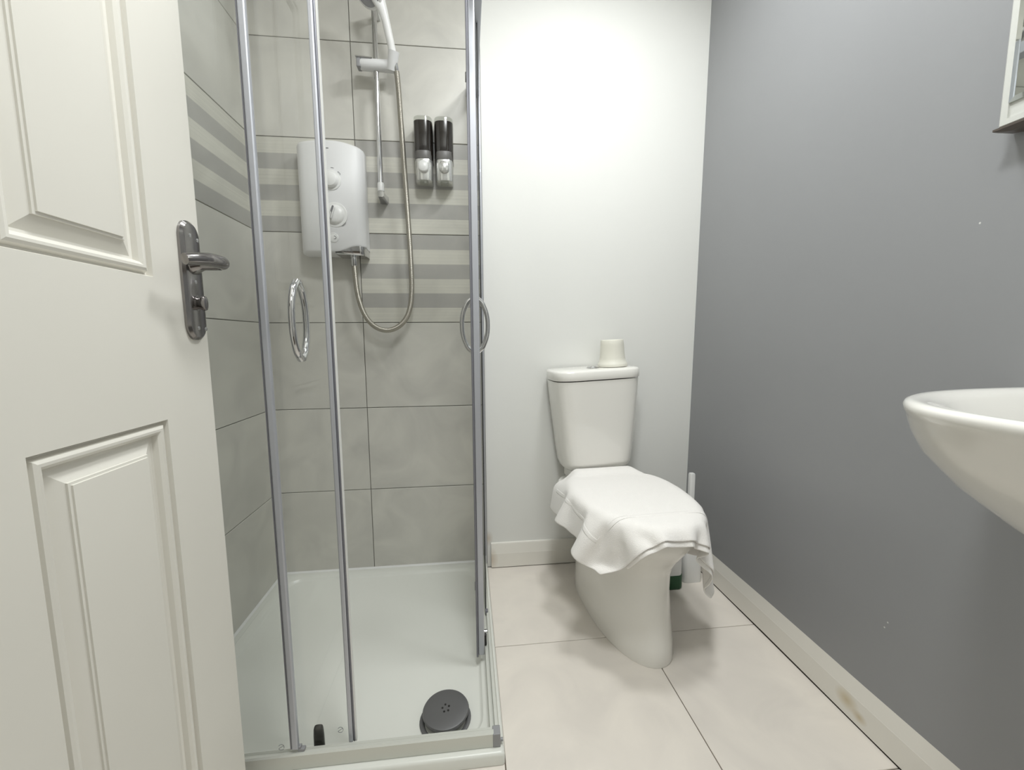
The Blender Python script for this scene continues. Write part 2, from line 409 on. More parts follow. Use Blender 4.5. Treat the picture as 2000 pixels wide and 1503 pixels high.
obj('lever', bm, M_STEEL, plate, smooth=True)
bm = bmesh.new(); lathe(bm, (XD + .007, YP + .002, 1.016), (1, 0, 0), [(.0125, 0), (.0125, .002), (.006, .003)])
for k in (1,):
    loft(bm, [[Vector((XD + .011 + d, YP + .002 + w_ * math.cos(2 * PI * i / 16), 1.016 + h_ * math.sin(2 * PI * i / 16))) for i in range(16)] for d, w_, h_ in ((-.002, .0055, .009), (.005, .0062, .012), (.009, .0055, .0112), (.0105, .003, .008))])
obj('thumb_turn', bm, M_STEEL, plate, smooth=True)
for yy, zz in ((YP - .004, 1.122), (YP + .014, 1.118), (YP, 1.050), (YP - .002, .976), (YP + .016, .975)):
    bm = bmesh.new(); lathe(bm, (XD + .0075, yy, zz), (1, 0, 0), [(.0035, 0), (.0032, .001), (.0015, .0016), (0, .0016)], 12)
    obj('screw', bm, M_CHROME, plate, smooth=True)
for zz in (.25, 1.0, 1.75):
    bm = bmesh.new(); cyl(bm, (XD + .004, YE - DW - .004, zz - .04), (XD + .004, YE - DW - .004, zz + .04), .006, seg=12)
    obj('hinge', bm, M_STEEL, door, smooth=True)

# ------------------------------------------------------------------ shower tray
tray = tag(empty('shower_tray', (.05, -.41, 0)), 'low white square shower tray with a round grey waste cover', 'shower tray')
def at(o, bmv):  # shift geometry given in world coordinates into the local frame of a plain (unrotated) root
    bmesh.ops.translate(bmv, verts=bmv.verts[:], vec=-Vector(o.location)); return bmv
tx0, tx1, ty0, ty1, tz = XL + .001, .460, -.822, -.003, .030
def rr(ins, z, rad):
    w, h = tx1 - tx0 - 2 * ins, ty1 - ty0 - 2 * ins
    return [Vector(((tx0 + tx1) / 2 + x, (ty0 + ty1) / 2 + y, z)) for x, y in rrect(w, h, rad, 6)]
def loft_prism(ax, a, b):
    q = [(0, 0), (.009, 0), (.006, .0035), (0, .0062)]
    B = bmesh.new()
    if ax == 'x': loft(B, [[Vector((x, -.0012 - u, tz - .002 + v)) for u, v in q] for x in (a, b)])
    else: loft(B, [[Vector((XL + .0003 + u, y, tz - .002 + v)) for u, v in q] for y in (a, b)])
    return B
bm = bmesh.new()
loft(bm, [rr(0, .001, .006), rr(0, tz - .007, .006), rr(.002, tz - .002, .006), rr(.007, tz, .006), rr(.044, tz, .055), rr(.0455, tz - .0015, .055), rr(.049, tz - .008, .055), rr(.054, tz - .0105, .05), rr(.2, tz - .0118, .02)])
obj('silicone_seal', at(tray, loft_prism('x', tx0, tx1)), M_WPLAST, tray); obj('silicone_seal', at(tray, loft_prism('y', ty0, ty1)), M_WPLAST, tray)
obj('basin_floor', at(tray, bm), M_TRAY, tray, smooth=True, angle=50)
DC = Vector((.322, -.712, tz - .009))
bm = bmesh.new(); lathe(bm, DC, (0, 0, 1), [(.062, -.002), (.063, .001), (.061, .0022), (.052, .001), (.050, -.003), (0, -.003)], 40)
dr = obj('waste_ring', at(tray, bm), M_DRAIN, tray, smooth=True)
bm = bmesh.new(); tilt = Matrix.Translation(DC + Vector((.001, .008, .018))) @ Matrix.Rotation(math.radians(2), 4, 'X')
lathe(bm, (0, 0, 0), (0, 0, 1), [(.045, -.012), (.055, -.008), (.0575, -.002), (.0555, .0015), (.05, .0028), (.025, .0035), (0, .0037)], 44)
bmesh.ops.transform(bm, matrix=tilt, verts=bm.verts[:])
dcov = obj('waste_cover', at(tray, bm), M_DRAIN, tray, smooth=True)
tag(dcov, 'round satin grey metal cover with five small holes')
for i in range(5):
    a = 2 * PI * i / 5 + .5
    bm = bmesh.new(); lathe(bm, (.0085 * math.cos(a), .010 * math.sin(a), .0034), (0, 0, 1), [(.0026, 0), (.0026, .0008), (.0008, .0009)], 10)
    bmesh.ops.transform(bm, matrix=tilt, verts=bm.verts[:])
    obj('hole', at(tray, bm), M_BLACK, dcov)

# ------------------------------------------------------------------ shower enclosure (corner entry)
enc = tag(empty('shower_enclosure', (.05, -.41, .030)), 'corner shower enclosure of clear glass with silver frame and sliding doors', 'shower enclosure')
def part(name, bm, m, parent=enc, **kw): return obj(name, at(enc, bm), m, parent, **kw)
ZT = 1.88; ZB = .031
def u_rail(x0, x1, y0, y1, z0, z1, along):
    """rail with a channel on top"""
    bm = bmesh.new()
    if along == 'x':
        pr = [(y0, z0), (y1, z0), (y1, z1 - .006), (y1 - .006, z1 - .006), (y1 - .006, z1 - .012), (y0 + .010, z1 - .012), (y0 + .010, z1), (y0 + .003, z1), (y0, z1 - .003)]
        loft(bm, [[Vector((x, a, b)) for a, b in pr] for x in (x0, x1)])
    else:
        pr = [(x1, z0), (x0, z0), (x0, z1 - .006), (x0 + .006, z1 - .006), (x0 + .006, z1 - .012), (x1 - .010, z1 - .012), (x1 - .010, z1), (x1 - .003, z1), (x1, z1 - .003)]
        loft(bm, [[Vector((a, y, b)) for a, b in pr] for y in (y0, y1)])
    return bm
part('front_rail', u_rail(XL + .002, .436, -.806, -.784, ZB, .0655, 'x'), M_RAIL, smooth=True, angle=30)
part('side_rail', u_rail(.429, .450, -.785, -.004, ZB, .064, 'y'), M_RAIL, smooth=True, angle=30)
part('corner_bracket', mkbox(.434, .4515, -.8075, -.784, ZB, .0635), M_GPLAST, bevel=.0015)
bm = bmesh.new(); cyl(bm, (.4515, -.798, .040), (.4575, -.798, .040), .004, seg=12); part('screw', bm, M_GPLAST, smooth=True)
part('front_top_rail', mkbox(XL + .002, .450, -.806, -.760, ZT - .035, ZT), M_ALU, bevel=.002)
part('side_top_rail', mkbox(.408, .450, -.760, -.004, ZT - .035, ZT), M_ALU, bevel=.002)
part('wall_profile', mkbox(.436, .4595, -.026, -.003, ZB, 2.0), M_ALU, bevel=.002)
part('wall_profile', mkbox(XL + .001, XL + .028, -.806, -.772, ZB, ZT - .036), M_ALU, bevel=.002)
# fixed panels: glass with a rounded lower corner and an edge profile
def pane(name, u0, u1, z0, z1, f, t, m, rc=.012, parent=enc):
    o = rrect(u1 - u0, z1 - z0, rc, 5); cu, cz = (u0 + u1) / 2, (z0 + z1) / 2
    bm = bmesh.new(); loft(bm, [[f(cu + a, cz + b, s) for a, b in o] for s in (-t / 2, t / 2)])
    return part(name, bm, m, parent)
FX = lambda a, b, s: Vector((a, -.796 + s, b))
fp = pane('fixed_panel', XL + .006, .003, .068, ZT - .02, FX, .005, M_GLASS)
fs = part('edge_profile', mkbox(-.002, .0115, -.802, -.791, .072, ZT - .036), M_ALU, fp, bevel=.003)
part('edge_seal', mkbox(-.0048, -.0022, -.800, -.793, .074, ZT - .036), M_ALUD, fp)
SX = lambda a, b, s: Vector((.4405 + s, a, b))
sp_ = pane('fixed_panel', -.365, -.006, .060, ZT - .02, SX, .005, M_GLASS)
part('edge_seal', mkbox(.4365, .4395, -.373, -.365, .066, ZT - .036), M_SEAL, sp_)
part('edge_clip', mkbox(.436, .445, -.385, -.372, .058, .070), M_ALUD, sp_, bevel=.001)
# sliding doors
def bow(c, e, out, hh=.076):
    """one half of a D handle: c base point on the glass, e = +-1 outwards direction vector"""
    P = []
    for k in range(13):
        t = -1 + 2 * k / 12
        P.append(Vector(c) + Vector(out) * (.006 + .027 * (1 - abs(t) ** 2.4)) + Vector((0, 0, hh * t)))
    P[0] = Vector(c) + Vector((0, 0, -hh)); P[-1] = Vector(c) + Vector((0, 0, hh))
    return catmull(P, 4)
def rad(P): 
    n = len(P) - 1
    return [.0064 + .0014 * abs(2 * i / n - 1) ** 3 for i in range(n + 1)]
FD = lambda a, b, s: Vector((a, -.775 + s, b))
fd = pane('sliding_door', -.225, .120, .055, ZT - .03, FD, .005, M_GLASS)
part('edge_profile', mkbox(.1115, .1215, -.783, -.768, .056, ZT - .036), M_ALU, fd, bevel=.003)
part('edge_profile', mkbox(.1215, .1255, -.781, -.769, .056, ZT - .036), M_ALUD, fd, bevel=.002)
part('edge_seal', mkbox(.1255, .1285, -.779, -.773, .056, ZT - .036), M_WPLAST, fd)
hx = .0605
for d in (-1, 1):
    P = bow((hx, -.775 + .0026 * d, .994), 1, (0, d, 0)); bm = bmesh.new(); tube(bm, P, rad(P), 12)
    part('handle', bm, M_CHROME, fd, smooth=True)
SD = lambda a, b, s: Vector((.416 + s, a, b))
sd = pane('sliding_door', -.548, -.125, .052, ZT - .03, SD, .005, M_GLASS)
part('edge_profile', mkbox(.409, .4265, -.556, -.541, .054, ZT - .036), M_ALU, sd, bevel=.003)
part('edge_seal', mkbox(.4035, .409, -.557, -.543, .050, ZT - .036), M_ALUD, sd, bevel=.001)
for d in (-1, 1):
    P = bow((.416 + .0026 * d, -.487, .993), 1, (d, 0, 0)); bm = bmesh.new(); tube(bm, P, rad(P), 12)
    part('handle', bm, M_CHROME, sd, smooth=True)
def roller(parent, c, ax, m=M_BLACK):
    bm = bmesh.new(); ax = Vector(ax); c = Vector(c)
    lathe(bm, c - ax * .009, ax, [(.013, 0), (.0145, .002), (.0145, .0055), (.0125, .007), (.005, .0075)], 20)
    return part('roller', bm, m, parent, smooth=True)
for yy in (-.29, -.515):
    roller(sd, (.413, yy, .100), (1, 0, 0), M_GPLAST)
    bm = bmesh.new(); box(bm, .4195, .434, yy - .012, yy + .012, .058, .094); part('roller_block', bm, M_BLACK if yy < -.4 else M_GPLAST, sd, bevel=.003)
bm = bmesh.new(); cyl(bm, (.421, -.515, .096), (.436, -.515, .096), .006, seg=12); part('roller_pin', bm, M_CHROME, sd, smooth=True)
for yy in (-.20, -.50): roller(sd, (.413, yy, ZT - .10 if yy < -.3 else 1.80), (1, 0, 0), M_GPLAST)
bm = bmesh.new()                                      # black guide block on the front rail
loft(bm, [[Vector((.041 + x * s, -.762 + y * .5 * s, z)) for x, y in rrect(.020, .020, .006, 4)] for z, s in ((.032, 1.15), (.066, 1.1), (.080, 1.0), (.086, .85), (.088, .5))])
part('guide_block', bm, M_BLACK, fd, smooth=True, angle=60)
bm = bmesh.new(); box(bm, .010, .024, -.800, -.790, .066, .0715); box(bm, .008, .016, -.799, -.790, .0715, .0765)
part('rail_clip', bm, M_GPLAST, enc, bevel=.001)
def etch(f, parent, s=.0058):
    P = [f(s * math.cos(a), s * math.sin(a) * 1.1) for a in [2.6 - .38 * k for k in range(9)]]
    Q = [f(-s * 1.05 + .5 * s * t, -.4 * s + .25 * s * t) if False else f(s * (-.9 + 1.8 * t), s * (-.55 + 1.1 * t)) for t in (0, .3, .6, 1)]
    Rr = [f(s * math.cos(a), -s * .35 + s * .8 * math.sin(a)) for a in [3.6 + .4 * k for k in range(6)]]
    bm = bmesh.new()
    for L in (P, Q, Rr): tube(bm, [Vector(p) for p in L], .0005, 5)
    part('safety_mark', bm, M_INK, parent)
etch(lambda a, b: (.094 + a, -.7782, .087 + b), fd)
etch(lambda a, b: (-.0235 + a, -.7992, .081 + b), fp)

# ------------------------------------------------------------------ electric shower unit
unit = tag(empty('electric_shower', (-.072, 0, 1.45)), 'white electric shower unit with round dials on the tiled wall', 'electric shower')
ux0, ux1, uz0, uz1 = -.184, .038, 1.262, 1.640
def uy(x):                                            # bowed front
    t = (x - (ux0 + ux1) / 2) / ((ux1 - ux0) / 2); return -.074 - .020 * (1 - t * t)
def ub(x):                                            # swooping lower edge
    t = max(0.0, min(1.0, (x - (-.06)) / .075)); return uz0 + .022 * t * t * (3 - 2 * t)
def ut(x):
    t = (x - ux0) / (ux1 - ux0); return uz1 - .004 - .012 * max(0, (t - .55) / .45) ** 2 + .004 * math.sin(PI * t)
N = 24; X_ = [ux0 + (ux1 - ux0) * i / N for i in range(N + 1)]
bm = bmesh.new(); secs = []
for i, x in enumerate(X_):
    e = min(i, N - i); k = (1 - (1 - min(1, e / 3.0)) ** 2) ** .5; y = -.055 + (uy(x) + .055) * k
    b, t = ub(x), ut(x)
    secs.append([Vector((x, -.002, b)), Vector((x, y + .010, b)), Vector((x, y + .004, b + .003)), Vector((x, y, b + .010)), Vector((x, y, (b + t) / 2)), Vector((x, y, t - .012)), Vector((x, y + .004, t - .004)), Vector((x, y + .012, t)), Vector((x, -.002, t))])
loft(bm, secs); ubody = obj('body', at(unit, bm), M_WSATIN, unit, smooth=True, angle=50)
bm = bmesh.new(); secs = []
for i in range(17):
    x = -.062 + (.036 + .062) * i / 16; y = uy(x) + .003 + (.02 * max(0, (x - .028) / .010) if x > .028 else 0)
    zt = ub(x) + .004; zb = uz0 - .004 - .001 * i / 16
    secs.append([Vector((x, -.003, zt)), Vector((x, y, zt)), Vector((x, y + .002, min(zt, zb + .004))), Vector((x, y + .006, zb)), Vector((x, -.003, zb))])
loft(bm, secs); tag(obj('outlet_trim', at(unit, bm), M_CHROME, unit, smooth=True, angle=40), 'chrome trim under the lower right corner')
def dial(name, x, z, prof, m=M_WPLAST):
    bm = bmesh.new(); lathe(bm, (x, uy(x) + .002, z), (0, -1, 0), prof, 36); return obj(name, at(unit, bm), m, unit, smooth=True, angle=35)
dial('dial', -.064, 1.505, [(.034, 0), (.034, .0035), (.031, .0045), (.027, .0042), (.0265, .012), (.022, .018), (.012, .021), (0, .0215)])
d2 = dial('dial', -.056, 1.390, [(.042, 0), (.042, .003), (.0395, .004), (.036, .0032), (.033, .004), (.030, .010), (.024, .014), (.012, .0155), (0, .016)])
bm = bmesh.new(); loft(bm, [[Vector((-.060 + x * math.cos(.35) + z * math.sin(.35), -.1085 - h, 1.392 - x * math.sin(.35) + z * math.cos(.35))) for x, z in rrect(.009 - h * .3, .046 - h * .5, .004, 3)] for h in (0, .006, .008)])
obj('grip', at(unit, bm), M_WPLAST, d2, smooth=True)
bm = bmesh.new(); loft(bm, [[Vector((-.058 + x * math.cos(.35) + z * math.sin(.35), -.1150 - h, 1.404 - x * math.sin(.35) + z * math.cos(.35))) for x, z in rrect(.0065, .022, .003, 3)] for h in (.001, .0024)])
tag(obj('pointer', at(unit, bm), M_INK, d2), 'grey pointer slot')
bt = dial('start_button', -.064, 1.312, [(.0165, 0), (.0165, .003), (.0145, .0045), (.013, .0035), (.0125, .0045), (.008, .0055), (0, .0058)])
P = catmull([(-.060 + .005 * math.cos(a), -.0975, 1.312 + .005 * math.sin(a)) for a in [2.0 - .5 * k for k in range(9)]], 3)
bm = bmesh.new(); tube(bm, P, .0011, 6); obj('start_symbol', at(unit, bm), M_INK, bt)
def arc_print(cx, cz, r, a0, a1, y, m=M_INK, rr_=.0007):
    P = [Vector((cx + r * math.cos(math.radians(a0 + (a1 - a0) * k / 6)), y, cz + r * math.sin(math.radians(a0 + (a1 - a0) * k / 6)))) for k in range(7)]
    bm = bmesh.new(); tube(bm, P, rr_, 5); obj('print', at(unit, bm), m, unit)
arc_print(-.062, 1.505, .0375, 32, 52, -.0938); arc_print(-.062, 1.505, .041, 76, 90, -.094)
arc_print(-.056, 1.39, .044, -60, -35, -.0932)
bm = bmesh.new(); box(bm, -.074, -.066, -.0945, -.0935, 1.608, 1.611); obj('print', at(unit, bm), M_INK, unit)

# ------------------------------------------------------------------ riser rail
rail = tag(empty('riser_rail', (.098, 0, 1.78)), 'slim chrome shower riser rail with sliding white handset holder', 'shower rail')
PX, PY = .098, -.060
bm = bmesh.new(); cyl(bm, (PX, PY, 1.468), (PX, PY, 2.094), .0088, seg=20); obj('pole', at(rail, bm), M_CHROME, rail, smooth=True)
bm = bmesh.new(); cyl(bm, (PX, PY, 2.083), (PX, PY, 2.100), .0108, seg=20); box(bm, PX - .011, PX + .011, PY, -.002, 2.084, 2.100); obj('top_bracket', at(rail, bm), M_WPLAST, rail, smooth=True)
bm = bmesh.new(); lathe(bm, (PX, PY, 1.482), (0, 0, 1), [(.010, 0), (.0118, .002), (.0118, .026), (.0105, .030)]); obj('sleeve', at(rail, bm), M_WPLAST, rail, smooth=True)
bm = bmesh.new(); loft(bm, [[Vector((PX + x * s, y, 1.472 + z * s)) for x, z in rrect(.024, .022, .005, 4)] for y, s in ((-.001, 1.35), (-.02, 1.1), (-.058, .95), (-.070, .85))]); obj('bottom_bracket', at(rail, bm), M_CHROME, rail, smooth=True)
bm = bmesh.new()                                      # slider body, a horizontal barrel
loft(bm, [[Vector((x, PY - .004 + r * 1.05 * math.cos(2 * PI * k / 24), 1.899 + r * math.sin(2 * PI * k / 24))) for k in range(24)] for x, r in ((.046, .015), (.052, .0175), (.085, .0185), (.12, .0185), (.150, .020), (.160, .021), (.164, .019))])
hold = obj('holder', at(rail, bm), M_WSATIN, rail, smooth=True)
bm = bmesh.new(); cyl(bm, (.152, -.070, 1.882), (.165, -.092, 1.932), .0165, .0185, 24); obj('cradle', at(rail, bm), M_WSATIN, hold, smooth=True)
bm = bmesh.new(); box(bm, .036, .050, PY - .021, PY + .010, 1.884, 1.912); obj('clamp_button', at(rail, bm), M_GPLAST, hold, bevel=.003)
bm = bmesh.new(); loft(bm, [[Vector((x, PY - .005 + y, 1.913 + z + dz)) for y, z in rrect(.034, .007, .003, 3)] for x, dz in ((.034, .003), (.06, .0015), (.088, 0))]); obj('clamp_lever', at(rail, bm), M_CHROME, hold, smooth=True)

# ------------------------------------------------------------------ hand shower with its hose
hs = tag(empty('hand_shower', (.16, -.09, 1.93)), 'white hand shower in the rail holder with looping steel hose', 'shower head')
a0, a1 = Vector((.161, -.088, 1.925)), Vector((.138, -.126, 2.052))
bm = bmesh.new(); rings = []
ex = Vector((.93, .36, .08)).normalized(); ey = Vector((-.36, .93, .12)).normalized()
for t, w, d in ((0, .0115, .0115), (.06, .0125, .012), (.35, .0130, .011), (.65, .0135, .011), (.85, .0165, .012), (1.0, .022, .012), (1.15, .028, .011)):
    c = a0.lerp(a1, t) - ex * max(0, w - .0130)
    rings.append([c + ex * w * math.cos(2 * PI * k / 20) + ey * d * math.sin(2 * PI * k / 20) for k in range(20)])
loft(bm, rings); obj('handle', at(hs, bm), M_WPLAST, hs, smooth=True)
HC = Vector((.100, -.140, 2.078)); hd = Vector((-.42, -.62, -.66)).normalized()
bm = bmesh.new(); lathe(bm, HC - hd * .018, hd, [(.018, 0), (.036, .004), (.045, .012), (.048, .020), (.047, .025), (.042, .027), (0, .0275)], 36); head = obj('head', at(hs, bm), M_WPLAST, hs, smooth=True)
bm = bmesh.new(); lathe(bm, HC + hd * .0093, hd, [(.040, 0), (.040, .0012), (0, .0016)], 30); obj('spray_plate', at(hs, bm), M_GPLAST, head, smooth=True)
bm = bmesh.new(); dd = (a0 - a1).normalized(); lathe(bm, a0 + dd * -.002, dd, [(.0105, 0), (.0112, .003), (.0112, .014), (.0095, .016), (.0095, .050), (.0075, .056)], 20); obj('hose_nut', at(hs, bm), M_CHROME, hs, smooth=True)
hp = [a0 + dd * .05, (.1735, -.072, 1.82), (.1775, -.066, 1.70), (.183, -.060, 1.55), (.1885, -.055, 1.40), (.193, -.052, 1.25), (.1925, -.050, 1.13), (.178, -.050, 1.053), (.145, -.050, 1.008), (.098, -.050, .990), (.052, -.050, 1.006), (.018, -.050, 1.050), (-.002, -.050, 1.12), (-.0085, -.050, 1.20), (-.010, -.050, 1.262)]
P = catmull(hp, 10); bm = bmesh.new(); tube(bm, P, .0092, 14, uv=True); obj('hose', at(hs, bm), M_HOSE, hs, smooth=True)
bm = bmesh.new(); lathe(bm, (-.010, -.050, 1.222), (0, 0, 1), [(.0085, 0), (.0105, .003), (.0105, .030), (.0115, .031), (.0115, .042)], 18); obj('hose_end', at(hs, bm), M_CHROME, hs, smooth=True)

# ------------------------------------------------------------------ soap dispensers
def dispenser(cx, label):
    d = tag(empty('soap_dispenser', (cx, 0, 1.52)), label, 'soap dispenser', 'twin wall soap dispensers')
    def dring(z, w, dep, n=18):
        out = [Vector((-w, -.002, z)), Vector((-w, -dep * .45, z))]
        for k in range(n + 1):
            a = PI + PI * k / n; out.append(Vector((w * spow(math.cos(a), .62), -dep * .45 + dep * .55 * spow(math.sin(a), .62), z)))
        out += [Vector((w, -dep * .45, z)), Vector((w, -.002, z))]
        return out
    def seg(name, zs, m, parent=d, ang=40):
        zs = [(a, b * 1.07, c) for a, b, c in zs]
        bm = bmesh.new(); loft(bm, [dring(*q) for q in zs]); return obj(name, bm, m, parent, smooth=True, angle=ang)
    seg('chamber', [(.078, .0305, .068), (.10, .031, .070), (.18, .0315, .071), (.2075, .0315, .071)], M_SMOKE)
    seg('cap', [(.208, .0318, .0715), (.2195, .0318, .0715), (.223, .030, .068)], M_CLEAR)
    seg('band', [(.078, .029, .0725), (.079, .0292, .0727), (.104, .0292, .0727), (.105, .029, .0725)], M_BANDG)
    ba = seg('base', [(.003, .026, .064), (.006, .028, .069), (.012, .0285, .0705), (.072, .0295, .073), (.077, .029, .072)], M_CHROMEL)
    bm = bmesh.new()
    loft(bm, [[Vector((x * s, -y, .048 + (z if z > 0 else z) * s)) for x, z in rrect(.036, .040, .0155, 6)] for y, s in ((.066, 1.0), (.078, 1.0), (.083, .93), (.085, .8))])
    obj('push_button', bm, M_WPLAST if cx < .28 else M_CHROMEL, d, smooth=True)
    bm = bmesh.new(); loft(bm, [[Vector((x, -.055 + y, z)) for x, y in rrect(.030, .030, .006, 4)] for z in (-.006, .001)]); obj('spout', bm, M_CLEAR, d, smooth=True)
    return d
dispenser(.2512, 'dark smoked soap dispenser, left of the wall pair, nearer the shower hose')
dispenser(.3245, 'dark smoked soap dispenser, right of the wall pair, nearer the side glass')

# ------------------------------------------------------------------ toilet
TA = math.radians(4.4)
toi = tag(empty('toilet', (.888, -.004, 0), TA), 'white close coupled toilet with cistern standing against the white wall', 'toilet')
bm = bmesh.new()
RG = [  # z, half width, front, rear, nf, nr
    (0, .116, -.600, -.10, 2.1, 4), (.006, .118, -.602, -.10, 2.1, 4), (.05, .115, -.597, -.10, 2.1, 4), (.13, .110, -.582, -.09, 2.1, 4), (.20, .109, -.572, -.08, 2.1, 4),
    (.25, .112, -.572, -.06, 2.1, 4), (.28, .121, -.580, -.05, 2.1, 4), (.31, .140, -.597, -.04, 2.15, 4), (.345, .163, -.622, -.03, 2.2, 4), (.37, .174, -.637, -.03, 2.2, 4), (.392, .177, -.644, -.03, 2.2, 4), (.402, .177, -.644, -.03, 2.2, 4), (.406, .172, -.638, -.035, 2.2, 4)]
loft(bm, [sring(0, -.32, z, w, -.32 - f if False else (-f - .32), -.32 * -1 + r, nf, nr, 44) for z, w, f, r, nf, nr in RG])
obj('pan', bm, M_CERAMIC, toi, smooth=True, angle=60)
def seat_ring(z, ins): return sring(0, -.36, z, .180 - ins, .292 - ins, .15 - ins, 2.15, 3.2, 44)
bm = bmesh.new(); loft(bm, [seat_ring(.408, .006), seat_ring(.410, .001), seat_ring(.419, 0), seat_ring(.422, .004)]); obj('seat', bm, M_WPLAST, toi, smooth=True)
bm = bmesh.new(); loft(bm, [seat_ring(.423, .004), seat_ring(.425, 0), seat_ring(.436, .001), seat_ring(.441, .008), seat_ring(.443, .03), seat_ring(.444, .08)]); obj('seat_lid', bm, M_WPLAST, toi, smooth=True)
bm = bmesh.new(); box(bm, -.11, .11, -.19, -.02, .400, .452); obj('cistern_plinth', bm, M_CERAMIC, toi, bevel=.006)
LEAN = Matrix.Translation((0, 0, .45)) @ Matrix.Rotation(math.radians(-2.3), 4, 'Y') @ Matrix.Translation((0, 0, -.45))
def cring(z, w, dep, n=20):
    out = [Vector((w * .96, -.006, z))]
    for k in range(n + 1):
        a = PI * k / n; c, s = math.cos(a), math.sin(a)
        out.append(Vector((w * spow(c, .36), -.05 - (dep - .05) * spow(s, .36) * (.86 + .14 * s), z)))
    out.append(Vector((-w * .96, -.006, z)))
    return out
bm = bmesh.new()
loft(bm, [cring(z, w, d) for z, w, d in ((.448, .110, .125), (.452, .126, .138), (.462, .136, .147), (.48, .1405, .151), (.55, .148, .158), (.65, .158, .166), (.75, .167, .172), (.800, .1695, .175))])
bmesh.ops.transform(bm, matrix=LEAN, verts=bm.verts[:]); cis = obj('cistern', bm, M_CERAMIC, toi, smooth=True, angle=55)
bm = bmesh.new()
loft(bm, [cring(z, w, d) for z, w, d in ((.8035, .166, .172), (.804, .171, .178), (.808, .1725, .180), (.832, .1725, .180), (.838, .169, .176), (.841, .158, .165), (.842, .09, .11))])
bmesh.ops.transform(bm, matrix=LEAN, verts=bm.verts[:]); lid = obj('cistern_lid', bm, M_CERAMIC, toi, smooth=True, angle=55)
bm = bmesh.new(); lathe(bm, (-.006, -.098, .8415), (0, 0, 1), [(.024, 0), (.024, .003), (.021, .005), (.018, .0035), (.017, .006), (.010, .0075), (0, .0078)], 28)
bmesh.ops.transform(bm, matrix=LEAN, verts=bm.verts[:]); tag(obj('flush_button', bm, M_CHROME, lid, smooth=True), 'round chrome flush button')
for s in (-1, 1): obj('seat_hinge', cyl(bmesh.new(), (s * .072 - .012, -.205, .432), (s * .072 + .012, -.205, .432), .010, seg=14), M_WPLAST, toi, smooth=True)

# ------------------------------------------------------------------ cup upside down on the cistern
cup = tag(obj('cup', lathe(bmesh.new(), (0, 0, 0), (0, 0, 1), [(.0500, 0), (.0525, .001), (.0530, .006), (.0515, .0125), (.0485, .015), (.0450, .03), (.0425, .055), (.0412, .080), (.0405, .094), (.0385, .098), (.034, .0985), (.033, .0965), (0, .0965)], 40), M_CUP, smooth=True, angle=50),
          'cream white cup standing upside down on the cistern lid', 'cup')
cup.scale = (1.08, 1.08, 1.05)
cup.location = (.958, -.088, .8455); cup.rotation_euler = (0, math.radians(-2.3), 0)

